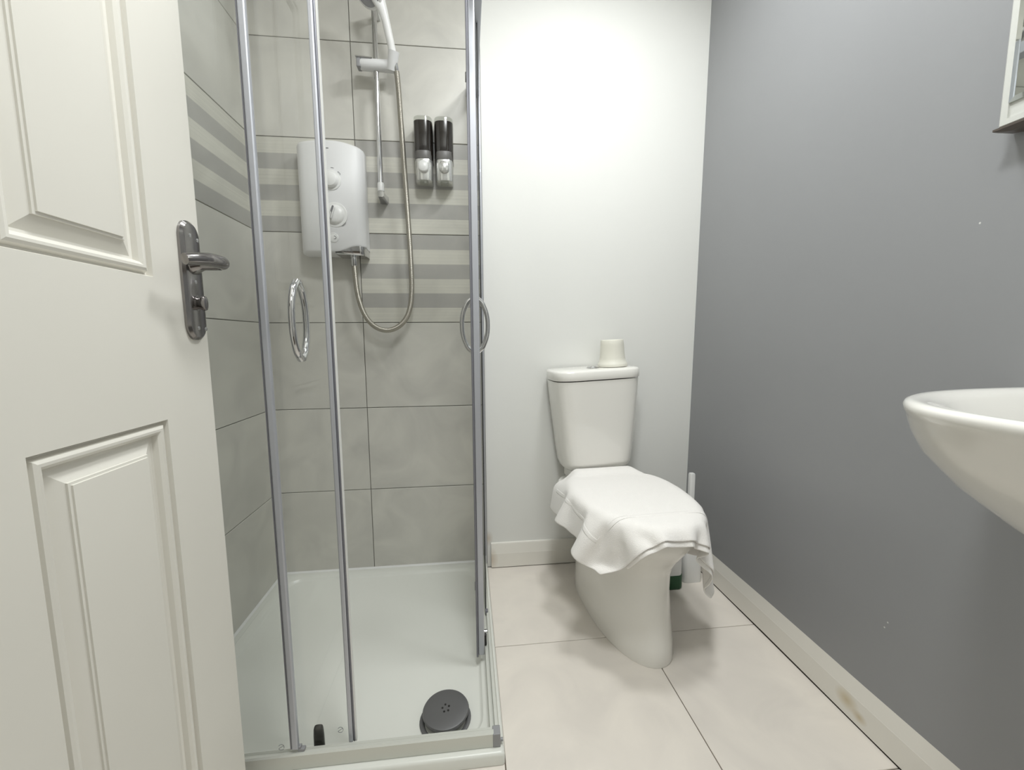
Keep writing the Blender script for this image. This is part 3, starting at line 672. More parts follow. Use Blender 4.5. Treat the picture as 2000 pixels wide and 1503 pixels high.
# ------------------------------------------------------------------ towel (placeholder for drape)
#T0
T_NX, T_NY = 48, 36
T_D = """3476 -916 1621 15 13 63 14 12 65 14 10 65 13 11 66 13 10 68 25 10 67 57 7 52 70 1 25 65 5 40 58 5 43 52 4 45 46 4 54 63 4 29 71 4 -7 69 3 0 69 4 0 70 4 0 68 3 0 70 4 0 70 4 0 69 4 0 69 3 0 70 3 2 69 4 0 69 3 2 70 3 0 70 4 1 70 2 -1 64 4 -28 42 -2 -57 54 0 -43 56 0 -40 59 2 -38 66 2 -24 41 0 -56 1 -13 -70 13 -11 -68 12 -10 -68 13 -10 -66 15 -12 -68 14 -11 -66 14 -12 -66 10 -13 -66 2 -17 -66 8 -16 -66 58 -33 -18 27 -23 -56 11 -22 -58 0 -68 2 15 11 65 15 11 66 15 10 66 14 10 68 14 9 68 24 10 68 51 8 56 73 1 22 66 3 37 59 5 39 54 5 44 45 4 53 63 3 29 71 4 -2 69 4 2 70 3 0 69 3 -1 69 5 -1 70 4 0 68 3 -1 70 4 0 69 4 0 69 2 1 70 4 0 69 3 0 69 3 0 70 4 0 70 3 -4 68 3 -18 40 -2 -59 54 0 -45 56 0 -40 58 2 -38 64 2 -26 55 3 -44 7 -12 -70 6 -12 -68 6 -11 -68 8 -11 -68 10 -11 -68 18 -12 -65 23 -10 -63 19 -11 -66 12 -13 -67 -42 -13 -53 26 -21 -56 47 -35 -37 32 -25 -53 3 -70 4 14 10 67 15 10 67 15 10 67 14 9 67 15 9 68 24 10 68 48 8 59 70 2 26 68 3 34 58 3 38 58 4 38 46 6 52 65 2 24 69 4 -1 70 4 -1 69 4 0 69 3 -1 70 4 -1 68 3 0 70 4 -2 69 4 0 69 3 0 70 3 0 69 4 -1 69 4 1 70 2 0 68 4 2 70 2 -1 69 4 -13 45 -1 -54 50 0 -48 58 1 -37 58 0 -38 59 2 -35 63 4 -32 8 -12 -69 6 -11 -68 4 -11 -68 4 -12 -69 8 -11 -67 16 -11 -66 22 -11 -65 25 -11 -63 13 -12 -67 -40 -13 -55 -20 -9 -65 30 -20 -56 52 -40 -22 4 -71 6 13 9 67 14 10 68 15 10 68 14 8 68 16 10 68 25 9 68 44 9 61 68 2 31 62 4 38 52 7 44 56 6 42 64 -3 27 68 4 9 69 4 -2 69 4 -6 69 5 -4 69 3 -1 69 4 -1 69 4 0 70 3 0 69 5 -1 69 2 -1 69 4 0 69 4 -2 70 3 0 68 3 2 70 2 5 69 2 5 70 3 2 57 2 -40 47 -1 -50 64 6 -27 55 -2 -41 60 2 -34 53 -1 -44 11 -10 -68 3 -11 -69 2 -12 -69 3 -12 -68 8 -11 -68 12 -11 -66 20 -11 -66 24 -11 -62 22 -10 -66 -20 -12 -64 -38 -12 -57 -19 -7 -66 33 -6 -59 5 -71 7 12 8 68 13 10 68 14 10 68 15 8 68 17 9 68 23 9 69 41 10 63 63 6 42 56 4 40 52 8 44 69 1 4 69 3 8 66 -2 22 68 6 -6 70 6 -8 68 4 -3 70 4 -1 69 4 -1 69 3 -1 69 3 0 69 4 0 70 4 0 69 3 0 69 3 -1 69 4 0 69 3 0 69 3 2 69 4 1 70 0 8 68 1 2 47 -1 -52 67 8 -17 56 0 -39 60 2 -36 39 -7 -57 12 -11 -67 1 -11 -68 0 -11 -68 6 -12 -69 10 -11 -67 12 -11 -68 12 -11 -67 21 -11 -64 21 -11 -65 -2 -10 -68 -21 -9 -64 -29 -10 -62 -4 -4 -69 8 -72 8 11 8 68 12 10 68 13 8 69 14 10 68 17 8 69 24 10 68 39 8 64 53 8 51 55 6 41 62 4 32 68 3 8 68 3 -12 69 3 1 69 3 1 69 4 0 69 4 1 69 2 1 69 4 1 70 4 1 69 4 0 69 2 0 70 4 0 68 4 0 70 3 0 68 3 -2 70 4 0 69 2 0 69 4 7 66 2 22 64 0 -23 64 0 -27 68 12 -9 59 0 -36 53 -2 -44 34 -7 -60 12 -11 -68 -3 -12 -68 3 -11 -68 14 -11 -67 16 -9 -67 10 -11 -68 7 -12 -67 13 -12 -67 16 -12 -66 -2 -10 -68 -11 -8 -67 -15 -8 -67 -26 -7 -65 9 -73 8 11 9 70 11 9 68 12 9 68 13 8 68 16 10 70 24 8 68 38 10 64 46 8 54 58 5 38 64 3 26 68 4 8 70 2 -6 68 4 -4 70 3 -1 68 3 2 70 4 1 69 4 0 69 3 1 70 3 0 68 4 0 70 3 0 69 4 0 69 3 0 70 4 0 68 3 0 70 3 0 68 4 -1 70 2 -2 68 4 14 68 2 10 68 6 -14 64 4 -26 60 2 -34 50 -4 -48 32 -8 -60 8 -10 -69 -2 -12 -69 16 -10 -65 20 -8 -67 12 -11 -67 8 -11 -68 6 -14 -67 4 -12 -68 -2 -11 -68 -7 -9 -68 -5 -10 -68 -9 -8 -69 -17 -8 -67 10 -72 10 15 9 68 10 10 70 9 8 68 12 8 68 13 9 69 22 9 68 38 9 65 42 9 56 58 4 36 67 3 18 69 3 7 69 4 -1 69 2 -2 69 4 0 69 3 0 70 3 -1 68 4 -1 70 4 0 69 3 -2 69 3 0 69 4 0 69 3 0 70 4 0 69 3 0 69 4 0 69 3 2 69 3 2 70 4 -3 68 2 0 68 4 10 70 5 -4 70 6 -11 61 3 -32 46 -4 -51 25 -10 -63 1 -10 -69 24 -8 -65 16 -10 -66 11 -12 -68 2 -11 -68 -1 -12 -68 -1 -11 -68 -3 -12 -68 -7 -8 -69 -4 -10 -68 -6 -11 -67 0 -10 -70 -8 -9 -68 6 -73 9 19 10 69 15 10 68 9 8 69 10 7 69 12 9 68 13 8 69 42 10 63 33 9 60 62 4 32 68 3 12 69 2 2 69 4 -1 70 4 1 69 2 -1 69 4 0 69 3 -1 69 3 0 70 4 0 68 4 0 70 2 0 69 4 0 69 4 0 69 3 0 69 3 0 70 4 0 69 4 0 69 3 2 69 3 2 69 3 -6 69 4 0 69 5 1 71 6 1 66 4 -23 50 -2 -48 7 -12 -70 23 -8 -65 21 -8 -65 4 -12 -69 -4 -11 -67 -8 -9 -69 -4 -11 -68 -3 -11 -68 -3 -11 -68 -2 -11 -69 0 -11 -69 0 -11 -67 0 -10 -69 4 -10 -69 -10 -72 11 28 9 68 23 9 68 16 10 68 14 8 69 14 9 69 14 9 68 9 10 72 45 6 54 64 4 26 69 2 5 69 3 0 70 3 -1 68 4 1 70 3 1 69 3 0 69 4 1 70 3 1 68 3 0 70 4 0 70 3 0 68 3 0 70 4 0 69 4 0 69 3 0 70 3 0 68 4 -1 70 4 0 69 3 2 69 4 1 69 3 -1 69 4 -3 72 5 1 68 5 -14 56 1 -43 24 -5 -66 10 -13 -68 0 -11 -69 -8 -10 -68 -6 -11 -68 -3 -12 -69 -1 -11 -68 1 -10 -68 2 -12 -68 3 -10 -69 4 -11 -69 6 -10 -68 4 -10 -68 6 -9 -69 -44 -54 15 38 1 65 35 3 67 30 6 67 24 7 68 18 9 69 14 9 69 2 10 71 46 6 51 66 3 24 70 2 1 70 4 0 68 2 -1 70 4 2 70 4 1 68 2 1 70 4 0 70 4 0 68 3 0 70 3 0 69 4 0 69 3 0 70 3 0 68 4 0 70 3 0 70 4 0 68 3 0 70 4 0 69 4 -1 69 3 1 70 4 0 68 4 -2 70 4 -2 72 5 -5 58 3 -37 28 -4 -66 -12 -14 -68 -3 -11 -69 2 -12 -69 5 -10 -68 6 -9 -68 5 -9 -68 7 -10 -68 7 -8 -69 7 -9 -68 7 -9 -68 7 -8 -68 7 -8 -69 7 -9 -69 -52 -42 21 38 -2 64 42 -4 64 39 -4 64 35 2 66 29 5 67 26 7 69 2 10 70 50 5 48 68 3 20 70 3 0 69 3 0 69 4 -1 70 2 1 69 4 2 69 3 0 70 3 0 69 4 0 69 4 0 70 3 0 68 3 0 70 4 0 70 3 0 68 3 0 70 4 0 69 4 0 69 3 0 70 3 0 69 4 0 69 4 -2 69 3 0 69 5 0 70 3 -4 71 4 0 63 4 -32 36 -1 -60 -11 -14 -71 13 -5 -69 11 -6 -68 8 -7 -68 9 -8 -68 8 -6 -68 9 -6 -68 9 -6 -69 10 -6 -69 9 -6 -68 8 -8 -68 7 -8 -69 7 -8 -68 -28 -67 8 34 2 68 34 1 66 36 0 66 36 0 66 35 2 66 33 1 66 30 1 65 55 5 42 68 3 17 69 3 3 69 3 -1 70 4 0 70 3 1 68 3 1 70 4 0 69 3 0 69 4 0 70 3 0 69 3 0 69 4 0 70 3 0 69 4 0 69 3 0 70 3 0 68 4 0 70 4 0 70 3 0 69 3 0 69 4 -2 69 3 0 69 5 0 69 4 -2 70 3 -3 65 3 -26 46 2 -55 14 -3 -69 14 -4 -69 13 -5 -68 12 -5 -68 11 -5 -68 10 -5 -68 10 -5 -69 11 -5 -69 9 -5 -68 10 -6 -68 10 -6 -68 9 -4 -69 9 -6 -69 -2 -73 2 32 0 68 33 2 66 33 0 68 33 2 66 36 0 66 40 2 65 39 2 59 53 3 46 68 3 16 69 4 2 69 3 0 70 3 0 69 4 2 69 3 0 70 3 0 68 4 0 70 3 0 70 3 0 68 4 0 70 3 0 69 3 0 69 4 0 70 4 0 69 3 0 69 3 0 70 4 0 69 4 0 69 3 0 70 4 -1 69 3 -1 69 4 0 68 4 0 70 4 -4 65 2 -26 47 3 -52 22 -3 -67 20 -2 -66 16 -4 -68 12 -4 -67 13 -5 -69 12 -5 -69 11 -5 -68 10 -5 -68 10 -5 -68 10 -5 -68 10 -6 -69 11 -4 -68 11 -6 -69 39 -61 -10 27 -2 68 29 -1 69 29 -1 67 30 -1 68 30 0 68 30 -1 68 34 2 63 55 3 42 68 3 17 69 3 2 69 4 0 69 2 0 69 4 1 70 4 1 69 3 0 69 3 0 70 4 0 69 3 0 69 3 0 70 4 0 69 3 0 69 3 0 70 4 0 69 4 0 69 3 0 70 4 0 68 3 0 70 4 0 70 3 -2 68 4 0 70 3 0 69 4 -1 70 4 -3 65 3 -22 48 3 -52 24 -2 -66 8 -4 -68 10 -3 -68 9 -3 -68 11 -5 -68 11 -5 -68 11 -5 -68 11 -5 -68 11 -6 -69 11 -5 -68 11 -5 -68 11 -6 -69 10 -4 -69 54 -46 -12 27 -2 68 26 -4 69 27 -3 68 27 -4 68 26 -5 68 21 -6 69 6 -7 70 54 2 44 67 4 18 70 3 2 69 3 0 69 3 0 69 3 1 70 4 1 68 3 0 70 3 0 70 4 0 69 3 0 69 3 0 70 4 0 68 4 0 70 3 0 69 3 0 69 4 0 70 3 0 69 4 0 69 3 0 69 4 0 70 4 -1 69 4 -2 69 3 0 69 3 1 70 4 -4 66 4 -22 47 2 -51 -13 6 -69 -2 5 -70 2 2 -69 6 -1 -69 10 -3 -68 12 -7 -68 14 -7 -68 14 -7 -67 11 -6 -68 12 -6 -67 14 -9 -68 13 -7 -67 13 -6 -69 43 -57 -11 24 -4 69 23 -6 69 23 -7 68 20 -7 69 18 -7 69 17 -8 69 1 -7 70 49 0 50 66 4 20 70 3 2 70 3 0 68 4 0 70 3 1 69 3 1 69 4 0 70 3 0 69 3 0 69 4 0 70 4 0 69 3 0 69 3 0 70 4 0 69 3 0 69 3 0 69 4 0 69 3 0 70 4 0 70 3 0 69 5 -2 69 3 -1 69 4 0 69 3 1 70 3 -4 66 4 -22 40 4 -57 -8 5 -69 -14 5 -68 -12 6 -68 -6 4 -69 0 4 -69 4 1 -70 9 -2 -68 11 -2 -69 10 -3 -68 11 -6 -68 13 -7 -68 16 -11 -66 14 -10 -67 24 -68 -9 16 -8 70 20 -6 69 20 -7 68 17 -7 69 14 -8 68 19 -8 70 4 -8 70 45 2 54 65 2 24 71 4 2 69 2 0 70 4 -1 69 4 2 68 2 1 70 4 0 69 4 0 69 3 0 70 3 0 69 4 0 69 4 0 70 3 0 69 3 0 69 4 0 70 3 0 69 3 0 69 4 0 70 3 0 69 3 0 69 4 -2 70 4 -1 68 4 0 70 3 1 70 3 -2 64 4 -27 38 4 -59 -6 6 -70 -8 6 -69 -13 4 -67 -16 5 -68 -13 5 -68 -6 4 -68 -2 4 -70 2 4 -69 4 1 -69 6 1 -69 8 0 -69 12 -3 -68 12 -5 -68 27 -68 -8 9 -10 69 12 -8 69 15 -8 69 15 -7 69 14 -8 68 21 -7 69 8 -8 71 37 0 59 66 2 26 70 4 2 69 4 0 70 2 0 70 4 1 68 4 2 70 2 0 68 4 0 70 3 0 70 4 0 69 3 0 69 4 0 70 3 0 69 4 0 69 3 0 69 4 0 69 2 0 70 4 0 69 4 0 70 3 0 69 4 -2 69 3 -1 69 4 1 70 4 0 69 3 -4 63 3 -30 36 5 -59 -4 5 -71 -5 6 -69 -15 5 -67 -16 5 -67 -17 4 -67 -12 5 -68 -7 4 -69 -6 5 -69 -2 5 -70 -2 5 -69 1 3 -69 3 5 -69 4 2 -69 34 -64 -6 9 -10 68 6 -10 68 9 -10 69 12 -8 69 13 -10 68 17 -8 68 8 -8 70 28 -2 64 64 2 28 70 4 4 70 4 0 70 3 1 69 3 1 69 4 2 70 4 0 68 2 0 70 4 0 69 4 0 70 3 0 69 3 0 69 4 0 69 3 0 70 4 0 69 3 0 69 4 0 70 3 0 69 3 0 69 4 0 70 3 -2 68 3 0 70 4 0 69 4 0 69 3 -6 62 4 -33 34 6 -61 4 5 -70 -20 5 -66 -16 5 -67 -16 4 -68 -12 5 -68 -10 5 -68 -8 4 -69 -6 5 -69 -6 5 -69 -5 4 -69 -3 4 -69 -4 6 -69 -1 6 -69 26 -67 -8 11 -9 68 9 -10 69 8 -10 69 7 -11 68 5 -11 67 10 -9 69 12 -9 69 22 -3 67 60 2 32 70 3 6 70 4 0 70 4 0 68 3 2 70 3 2 69 4 0 69 3 0 70 3 0 69 4 0 69 4 0 70 3 0 69 3 0 69 4 0 70 3 0 68 3 0 70 4 0 69 3 0 69 4 0 70 3 0 70 4 -2 68 3 0 70 3 2 69 4 0 69 4 -11 60 4 -35 36 5 -60 -22 8 -66 -13 5 -68 -13 3 -68 -8 4 -68 -6 5 -70 -4 4 -68 -6 5 -70 -4 5 -68 -4 6 -70 -3 4 -68 -4 5 -70 -4 5 -69 -3 5 -69 7 -73 -10 13 -8 69 13 -10 69 11 -10 69 10 -9 68 9 -9 68 6 -10 68 8 -11 69 13 -5 68 60 2 36 68 3 11 70 3 0 69 4 -1 69 4 2 69 2 1 69 4 1 70 4 0 70 3 0 68 3 0 70 4 0 69 3 0 69 4 0 70 3 0 69 4 0 69 3 0 70 3 0 68 4 0 70 3 0 70 3 0 69 4 -2 69 4 0 70 3 2 69 3 0 67 4 -15 58 5 -39 34 6 -62 14 15 -65 -2 11 -69 -26 -4 -65 -10 3 -68 -7 4 -70 -3 6 -69 -1 6 -68 -2 7 -69 -1 6 -69 -2 7 -69 -2 6 -69 -2 6 -70 0 8 -68 -23 -69 -10 19 -11 68 18 -10 69 18 -10 68 16 -10 69 14 -9 69 14 -9 69 13 -9 68 1 -8 69 57 1 39 68 3 16 69 3 2 69 4 -2 70 4 1 69 3 1 69 3 2 70 4 0 69 4 0 69 3 0 70 3 0 68 4 0 70 3 0 70 4 0 69 3 0 69 4 0 70 3 0 68 3 0 70 4 0 69 3 -1 69 3 -1 70 4 0 70 4 1 70 3 2 65 3 -22 53 6 -46 10 13 -69 40 9 -56 23 15 -64 -3 9 -68 -16 -2 -67 2 12 -69 2 11 -68 1 10 -68 0 7 -68 -1 8 -70 -1 6 -68 -2 6 -69 -1 8 -69 0 10 -70 -46 -59 -6 24 -14 67 23 -12 68 20 -12 67 19 -12 69 17 -9 69 11 -8 68 14 -9 68 46 -10 58 48 -3 48 66 2 26 69 4 4 69 4 -1 70 3 0 69 4 1 69 3 2 69 3 0 69 4 0 70 4 0 70 3 0 68 3 0 70 4 0 70 4 0 68 2 0 70 4 0 69 4 0 69 3 0 70 3 0 69 4 -1 69 3 -1 70 3 0 69 4 0 70 2 0 63 5 -28 50 7 -50 15 12 -68 26 12 -64 41 13 -55 20 15 -63 9 16 -67 5 14 -67 4 14 -68 2 12 -69 1 10 -68 2 11 -69 0 9 -68 -1 8 -68 0 9 -70 -1 8 -69 -53 -52 -5 22 -11 69 23 -13 67 22 -14 67 23 -15 67 23 -15 67 26 -15 67 50 -11 57 59 -4 50 37 -10 58 60 0 37 68 4 12 70 3 -1 70 3 -1 68 4 1 70 4 1 69 3 1 69 3 0 70 4 0 69 4 0 69 3 0 70 3 0 68 4 0 70 3 0 70 4 0 68 3 0 70 4 0 70 3 0 68 3 -2 70 4 0 69 3 0 69 3 -4 70 3 -3 60 5 -33 44 9 -54 31 11 -62 27 12 -62 29 12 -63 22 16 -64 18 16 -65 17 16 -64 14 18 -66 10 17 -67 8 15 -67 6 15 -68 5 14 -68 3 13 -68 2 12 -68 2 12 -69 -51 -52 -3 26 -16 66 29 -18 66 30 -18 64 32 -18 65 38 -17 63 46 -12 60 54 -8 54 52 -9 56 41 -10 60 54 -3 44 66 3 20 70 4 2 69 3 -1 69 4 0 70 3 1 68 4 2 70 3 0 69 3 0 69 4 0 70 3 0 69 3 0 69 4 0 70 4 0 69 2 0 69 4 0 70 4 0 69 3 0 69 3 -1 70 4 1 69 3 -2 69 2 -4 72 3 -6 58 7 -40 28 13 -64 28 11 -63 27 12 -62 26 13 -63 24 14 -64 23 16 -64 20 16 -64 22 16 -64 18 16 -65 18 18 -65 12 16 -66 10 16 -68 8 16 -66 8 15 -68 6 15 -68 -28 -70 -12 36 -17 64 39 -18 62 38 -18 62 42 -15 62 44 -14 60 45 -14 60 48 -10 60 49 -10 58 47 -9 58 49 -5 48 63 0 30 69 4 8 69 4 0 70 3 -1 69 3 1 69 4 1 70 4 1 69 3 0 69 3 0 70 4 0 68 3 0 70 3 0 70 4 0 68 4 0 70 2 0 69 4 0 69 4 -1 70 3 0 70 3 1 69 4 -1 70 2 -4 67 4 -21 40 14 -56 -2 32 -66 26 13 -62 31 8 -62 31 7 -61 32 9 -61 26 12 -63 24 15 -63 19 17 -65 12 21 -65 10 22 -64 30 2 -62 21 13 -66 18 14 -65 16 15 -65 14 16 -67 12 -66 -26 42 -16 62 43 -14 61 43 -14 61 44 -15 60 44 -13 60 43 -14 61 44 -14 61 45 -14 61 45 -12 61 40 -10 56 60 -1 36 67 3 16 71 4 2 69 4 -1 69 4 0 69 2 1 70 4 1 69 4 1 69 3 0 69 3 0 69 4 0 70 3 0 69 3 0 69 4 0 70 4 0 68 3 -1 70 3 -1 69 3 0 71 4 1 69 3 1 68 2 -13 60 8 -37 23 22 -64 0 29 -64 2 29 -64 21 18 -62 31 10 -62 32 5 -60 36 2 -60 32 6 -61 20 17 -64 0 28 -64 8 25 -65 22 13 -64 28 4 -63 27 4 -63 26 9 -64 24 11 -64 45 -37 -35 44 -13 61 44 -12 62 45 -12 60 44 -12 60 45 -10 61 45 -12 60 46 -5 61 45 -15 60 38 -26 59 17 -41 57 45 -11 51 61 -2 33 70 4 8 70 4 0 68 4 -1 70 3 0 70 4 1 68 3 1 70 4 1 68 2 0 70 4 0 69 4 0 69 2 0 70 4 0 69 4 -1 69 3 -1 70 3 0 68 4 0 70 3 -4 70 3 0 65 4 -25 50 12 -47 4 28 -66 3 28 -64 5 29 -63 5 27 -64 18 22 -63 30 10 -62 33 4 -60 39 -2 -58 35 1 -60 12 22 -64 -2 29 -63 7 25 -65 18 17 -65 24 9 -63 28 5 -64 25 11 -64 56 -12 -35 45 -10 62 45 -4 62 44 -3 61 45 -10 61 45 -14 60 45 -19 59 41 -23 58 31 -34 57 19 -41 56 23 -38 57 38 -23 59 48 -11 48 67 1 20 69 4 8 70 4 -1 70 4 -1 69 3 0 69 4 2 70 3 0 68 3 1 70 4 0 68 3 0 70 4 -1 70 3 0 68 3 0 70 4 0 70 3 1 69 3 -1 69 2 -2 70 3 -11 56 9 -39 40 17 -58 18 25 -62 -1 30 -64 -3 28 -63 0 30 -63 3 28 -63 14 23 -64 27 13 -62 36 2 -59 40 -7 -57 36 0 -59 12 23 -64 -4 30 -64 4 24 -64 12 21 -66 20 16 -64 24 12 -64 58 -6 -33 45 0 63 45 -3 61 45 -4 61 42 -24 58 40 -27 58 36 -31 57 28 -36 57 21 -39 56 21 -40 56 30 -35 58 37 -29 59 34 -21 58 59 -6 35 68 2 18 70 4 4 69 4 -2 69 4 2 70 4 0 69 2 1 69 4 0 69 3 1 69 3 0 70 4 -1 70 4 0 68 2 1 70 4 1 69 4 -1 69 3 -4 70 3 -10 64 6 -26 38 20 -54 10 41 -60 48 -3 -50 22 24 -62 -5 29 -64 -7 29 -62 -4 29 -64 0 29 -62 9 26 -64 26 14 -62 37 0 -60 42 -10 -54 38 0 -58 12 22 -64 -8 28 -63 9 23 -65 8 22 -66 13 21 -64 44 -26 -17 51 5 51 44 -6 56 37 -19 56 35 -29 57 34 -32 57 30 -34 57 22 -39 56 26 -37 56 30 -34 57 33 -33 58 45 -21 59 14 -41 56 50 -13 46 61 -6 32 67 2 18 70 4 4 70 4 0 68 3 0 70 4 0 70 3 1 69 4 0 69 3 0 69 3 0 70 4 1 69 3 0 69 3 2 69 4 -4 68 3 -12 69 6 -17 45 19 -49 21 32 -60 5 41 -54 36 19 -57 50 -14 -47 22 24 -62 -4 29 -63 -9 29 -63 -7 29 -63 -6 29 -63 5 27 -63 23 17 -63 39 -1 -58 45 -16 -51 39 -1 -56 18 22 -63 11 22 -64 0 24 -66 6 22 -65 35 -33 -8 57 9 39 47 -8 46 36 -24 51 32 -32 54 29 -36 56 28 -36 56 20 -41 55 38 -29 59 38 -28 58 32 -33 58 -1 -46 52 25 -38 56 53 -18 49 56 -10 41 60 -6 34 67 2 16 71 4 3 69 4 3 69 4 0 69 2 0 69 4 0 70 4 0 68 2 -1 70 4 0 70 4 0 69 2 -3 69 5 -12 64 6 -23 62 13 -31 2 45 -52 25 28 -58 21 31 -58 15 38 -56 47 -5 -51 50 -14 -47 22 23 -62 -4 30 -63 -8 28 -63 -10 28 -62 -10 30 -63 0 28 -63 21 20 -62 41 -3 -57 46 -17 -50 40 -4 -55 28 16 -60 16 20 -64 2 24 -66 24 -38 0 59 4 32 53 -6 32 44 -21 41 35 -32 50 30 -36 53 29 -37 56 30 -34 56 35 -32 58 25 -38 56 7 -44 54 1 -44 53 26 -38 56 49 -23 52 68 5 27 54 -16 42 56 -13 38 66 0 20 69 3 5 70 4 2 69 3 3 69 3 0 70 4 -2 68 3 -2 70 3 -4 69 4 0 67 6 -16 64 10 -26 60 12 -32 56 16 -36 13 46 -52 -19 44 -50 17 34 -57 20 34 -57 42 7 -56 51 -17 -45 46 -7 -51 20 23 -62 -3 29 -62 -7 29 -64 -13 28 -61 -10 29 -63 -5 29 -63 19 22 -63 43 -6 -53 46 -18 -49 43 -5 -52 33 11 -58 16 19 -64 19 -40 -1 54 -7 30 56 -7 24 53 -17 28 45 -26 40 35 -35 50 29 -37 54 38 -33 57 16 -42 54 8 -43 54 4 -44 53 10 -43 54 25 -38 57 47 -25 53 70 11 21 66 2 30 44 -30 47 53 -18 40 68 0 17 69 2 3 69 5 -1 70 3 -2 68 4 -3 70 4 -3 68 6 -6 68 9 -14 54 25 -34 50 36 -34 64 -14 -21 64 4 -27 21 44 -52 -22 44 -50 -13 44 -51 14 38 -56 36 16 -57 48 -7 -50 50 -19 -45 46 -4 -52 19 24 -61 -3 29 -64 -8 29 -62 -12 28 -62 -12 28 -62 -6 30 -63 14 24 -63 44 -6 -52 49 -24 -42 45 -6 -50 36 6 -55 21 -36 -7 43 -19 27 50 -15 22 55 -17 21 53 -23 30 40 -32 41 31 -38 50 29 -38 54 13 -42 55 9 -44 54 8 -42 52 16 -42 55 26 -37 57 43 -28 54 65 -1 38 69 22 4 57 -19 42 36 -36 50 61 -11 30 66 15 -13 68 13 -11 68 0 0 69 11 -7 69 -5 5 70 -2 0 60 24 -26 34 47 -38 50 33 -34 65 -9 -24 65 -21 -14 42 30 -46 -14 47 -50 -28 43 -48 -10 45 -51 24 29 -58 44 1 -54 50 -16 -46 50 -19 -45 44 0 -52 14 26 -63 -2 28 -63 -7 29 -62 -11 28 -62 -19 29 -60 -4 30 -62 16 24 -62 46 -8 -50 48 -20 -42 42 -4 -49 25 -32 -6 32 -30 16 39 -26 22 47 -24 22 51 -24 23 46 -29 31 36 -35 42 30 -39 49 14 -43 54 14 -42 55 15 -42 54 19 -40 56 27 -36 56 44 -28 54 61 -8 46 66 28 -8 60 -15 39 30 -39 51 56 -20 40 62 22 -22 64 20 -17 68 10 -7 68 8 -6 70 -2 2 66 -14 10 55 30 -30 30 48 -40 37 47 -36 65 -15 -20 64 -25 -12 59 13 -36 -8 46 -52 -26 42 -48 -33 46 -43 5 39 -56 38 13 -57 48 -10 -49 50 -20 -44 52 -17 -43 34 10 -58 14 24 -64 0 29 -62 -7 28 -62 -15 28 -60 -21 30 -58 -1 29 -60 19 23 -60 49 -21 -40 43 -4 -46"""
def towel_points():
    q = [int(v) for v in T_D.split()]; out = []
    for i in range(len(q) // 3):
        b = out[i - 1] if i % (T_NX + 1) else (out[i - T_NX - 1] if i else (0, 0, 0))
        out.append((b[0] + q[3 * i], b[1] + q[3 * i + 1], b[2] + q[3 * i + 2]))
    return [Vector((a / 5000., b / 5000., c / 5000.)) for a, b, c in out]
TP = towel_points(); TO = Vector((.92, -.42, .445))
tow = tag(empty('towel', TO), 'white towelling bath mat draped over the closed toilet seat', 'towel')
def cloth(name, i0, i1, j0, j1, m, parent, th, push=0.0, sub=1):
    bm = bmesh.new(); vs = {}
    for j in range(j0, j1 + 1):
        for i in range(i0, i1 + 1): vs[i, j] = bm.verts.new(TP[j * (T_NX + 1) + i] - TO)
    for j in range(j0, j1):
        for i in range(i0, i1): bm.faces.new((vs[i, j], vs[i, j + 1], vs[i + 1, j + 1], vs[i + 1, j]))
    bm.normal_update()
    if push:
        for v, n in [(v, v.normal.copy()) for v in bm.verts]: v.co += n * push
    me = bpy.data.meshes.new(name); bm.to_mesh(me); bm.free(); me.materials.append(m)
    o = bpy.data.objects.new(name, me); COL.objects.link(o); o.parent = parent
    sd_ = o.modifiers.new('thick', 'SOLIDIFY'); sd_.thickness = th; sd_.offset = 1.0
    ss = o.modifiers.new('sub', 'SUBSURF'); ss.levels = sub; ss.render_levels = sub
    for f in me.polygons: f.use_smooth = True
    return o
cloth('cloth', 0, T_NX, 0, T_NY, M_TOWEL, tow, .0055)
W_ = 2
cloth('hem', 0, T_NX, T_NY - 1, T_NY, M_TOWEL, tow, .0032, .0024)
cloth('hem', 0, 1, 0, T_NY, M_TOWEL, tow, .0032, .0024)
def under_layer():
    bm = bmesh.new(); rows = []
    for i in range(7, T_NX - 3):
        b, c = (TP[j * (T_NX + 1) + i] for j in (T_NY - 1, T_NY))
        dx = (TP[T_NY * (T_NX + 1) + i + 1] - TP[T_NY * (T_NX + 1) + i - 1]).normalized(); n = dx.cross(b - c).normalized()
        k = math.sin(PI * (i - 6) / (T_NX - 9)) ** .5; d = c - b
        rows.append([bm.verts.new(p - TO - n * q) for p, q in ((b + d * .6, .0012), (c, .0018), (c + d * .5 * k, .0026), (c + d * .95 * k, .0036))])
    for r0, r1 in zip(rows[:-1], rows[1:]):
        for q in range(3): bm.faces.new((r0[q], r0[q + 1], r1[q + 1], r1[q]))
    o = obj('under_layer', bm, M_TOWEL, tow, smooth=True)
    sd_ = o.modifiers.new('thick', 'SOLIDIFY'); sd_.thickness = .003; sd_.offset = 0
    ss = o.modifiers.new('sub', 'SUBSURF'); ss.levels = 1; ss.render_levels = 1
under_layer()
cloth('border_band', 5, T_NX - 5, T_NY - 8, T_NY - 7, M_TOWEL, tow, .0010, .0049)
cloth('border_band', 5, 6, 3, T_NY - 7, M_TOWEL, tow, .0010, .0049)
#T1

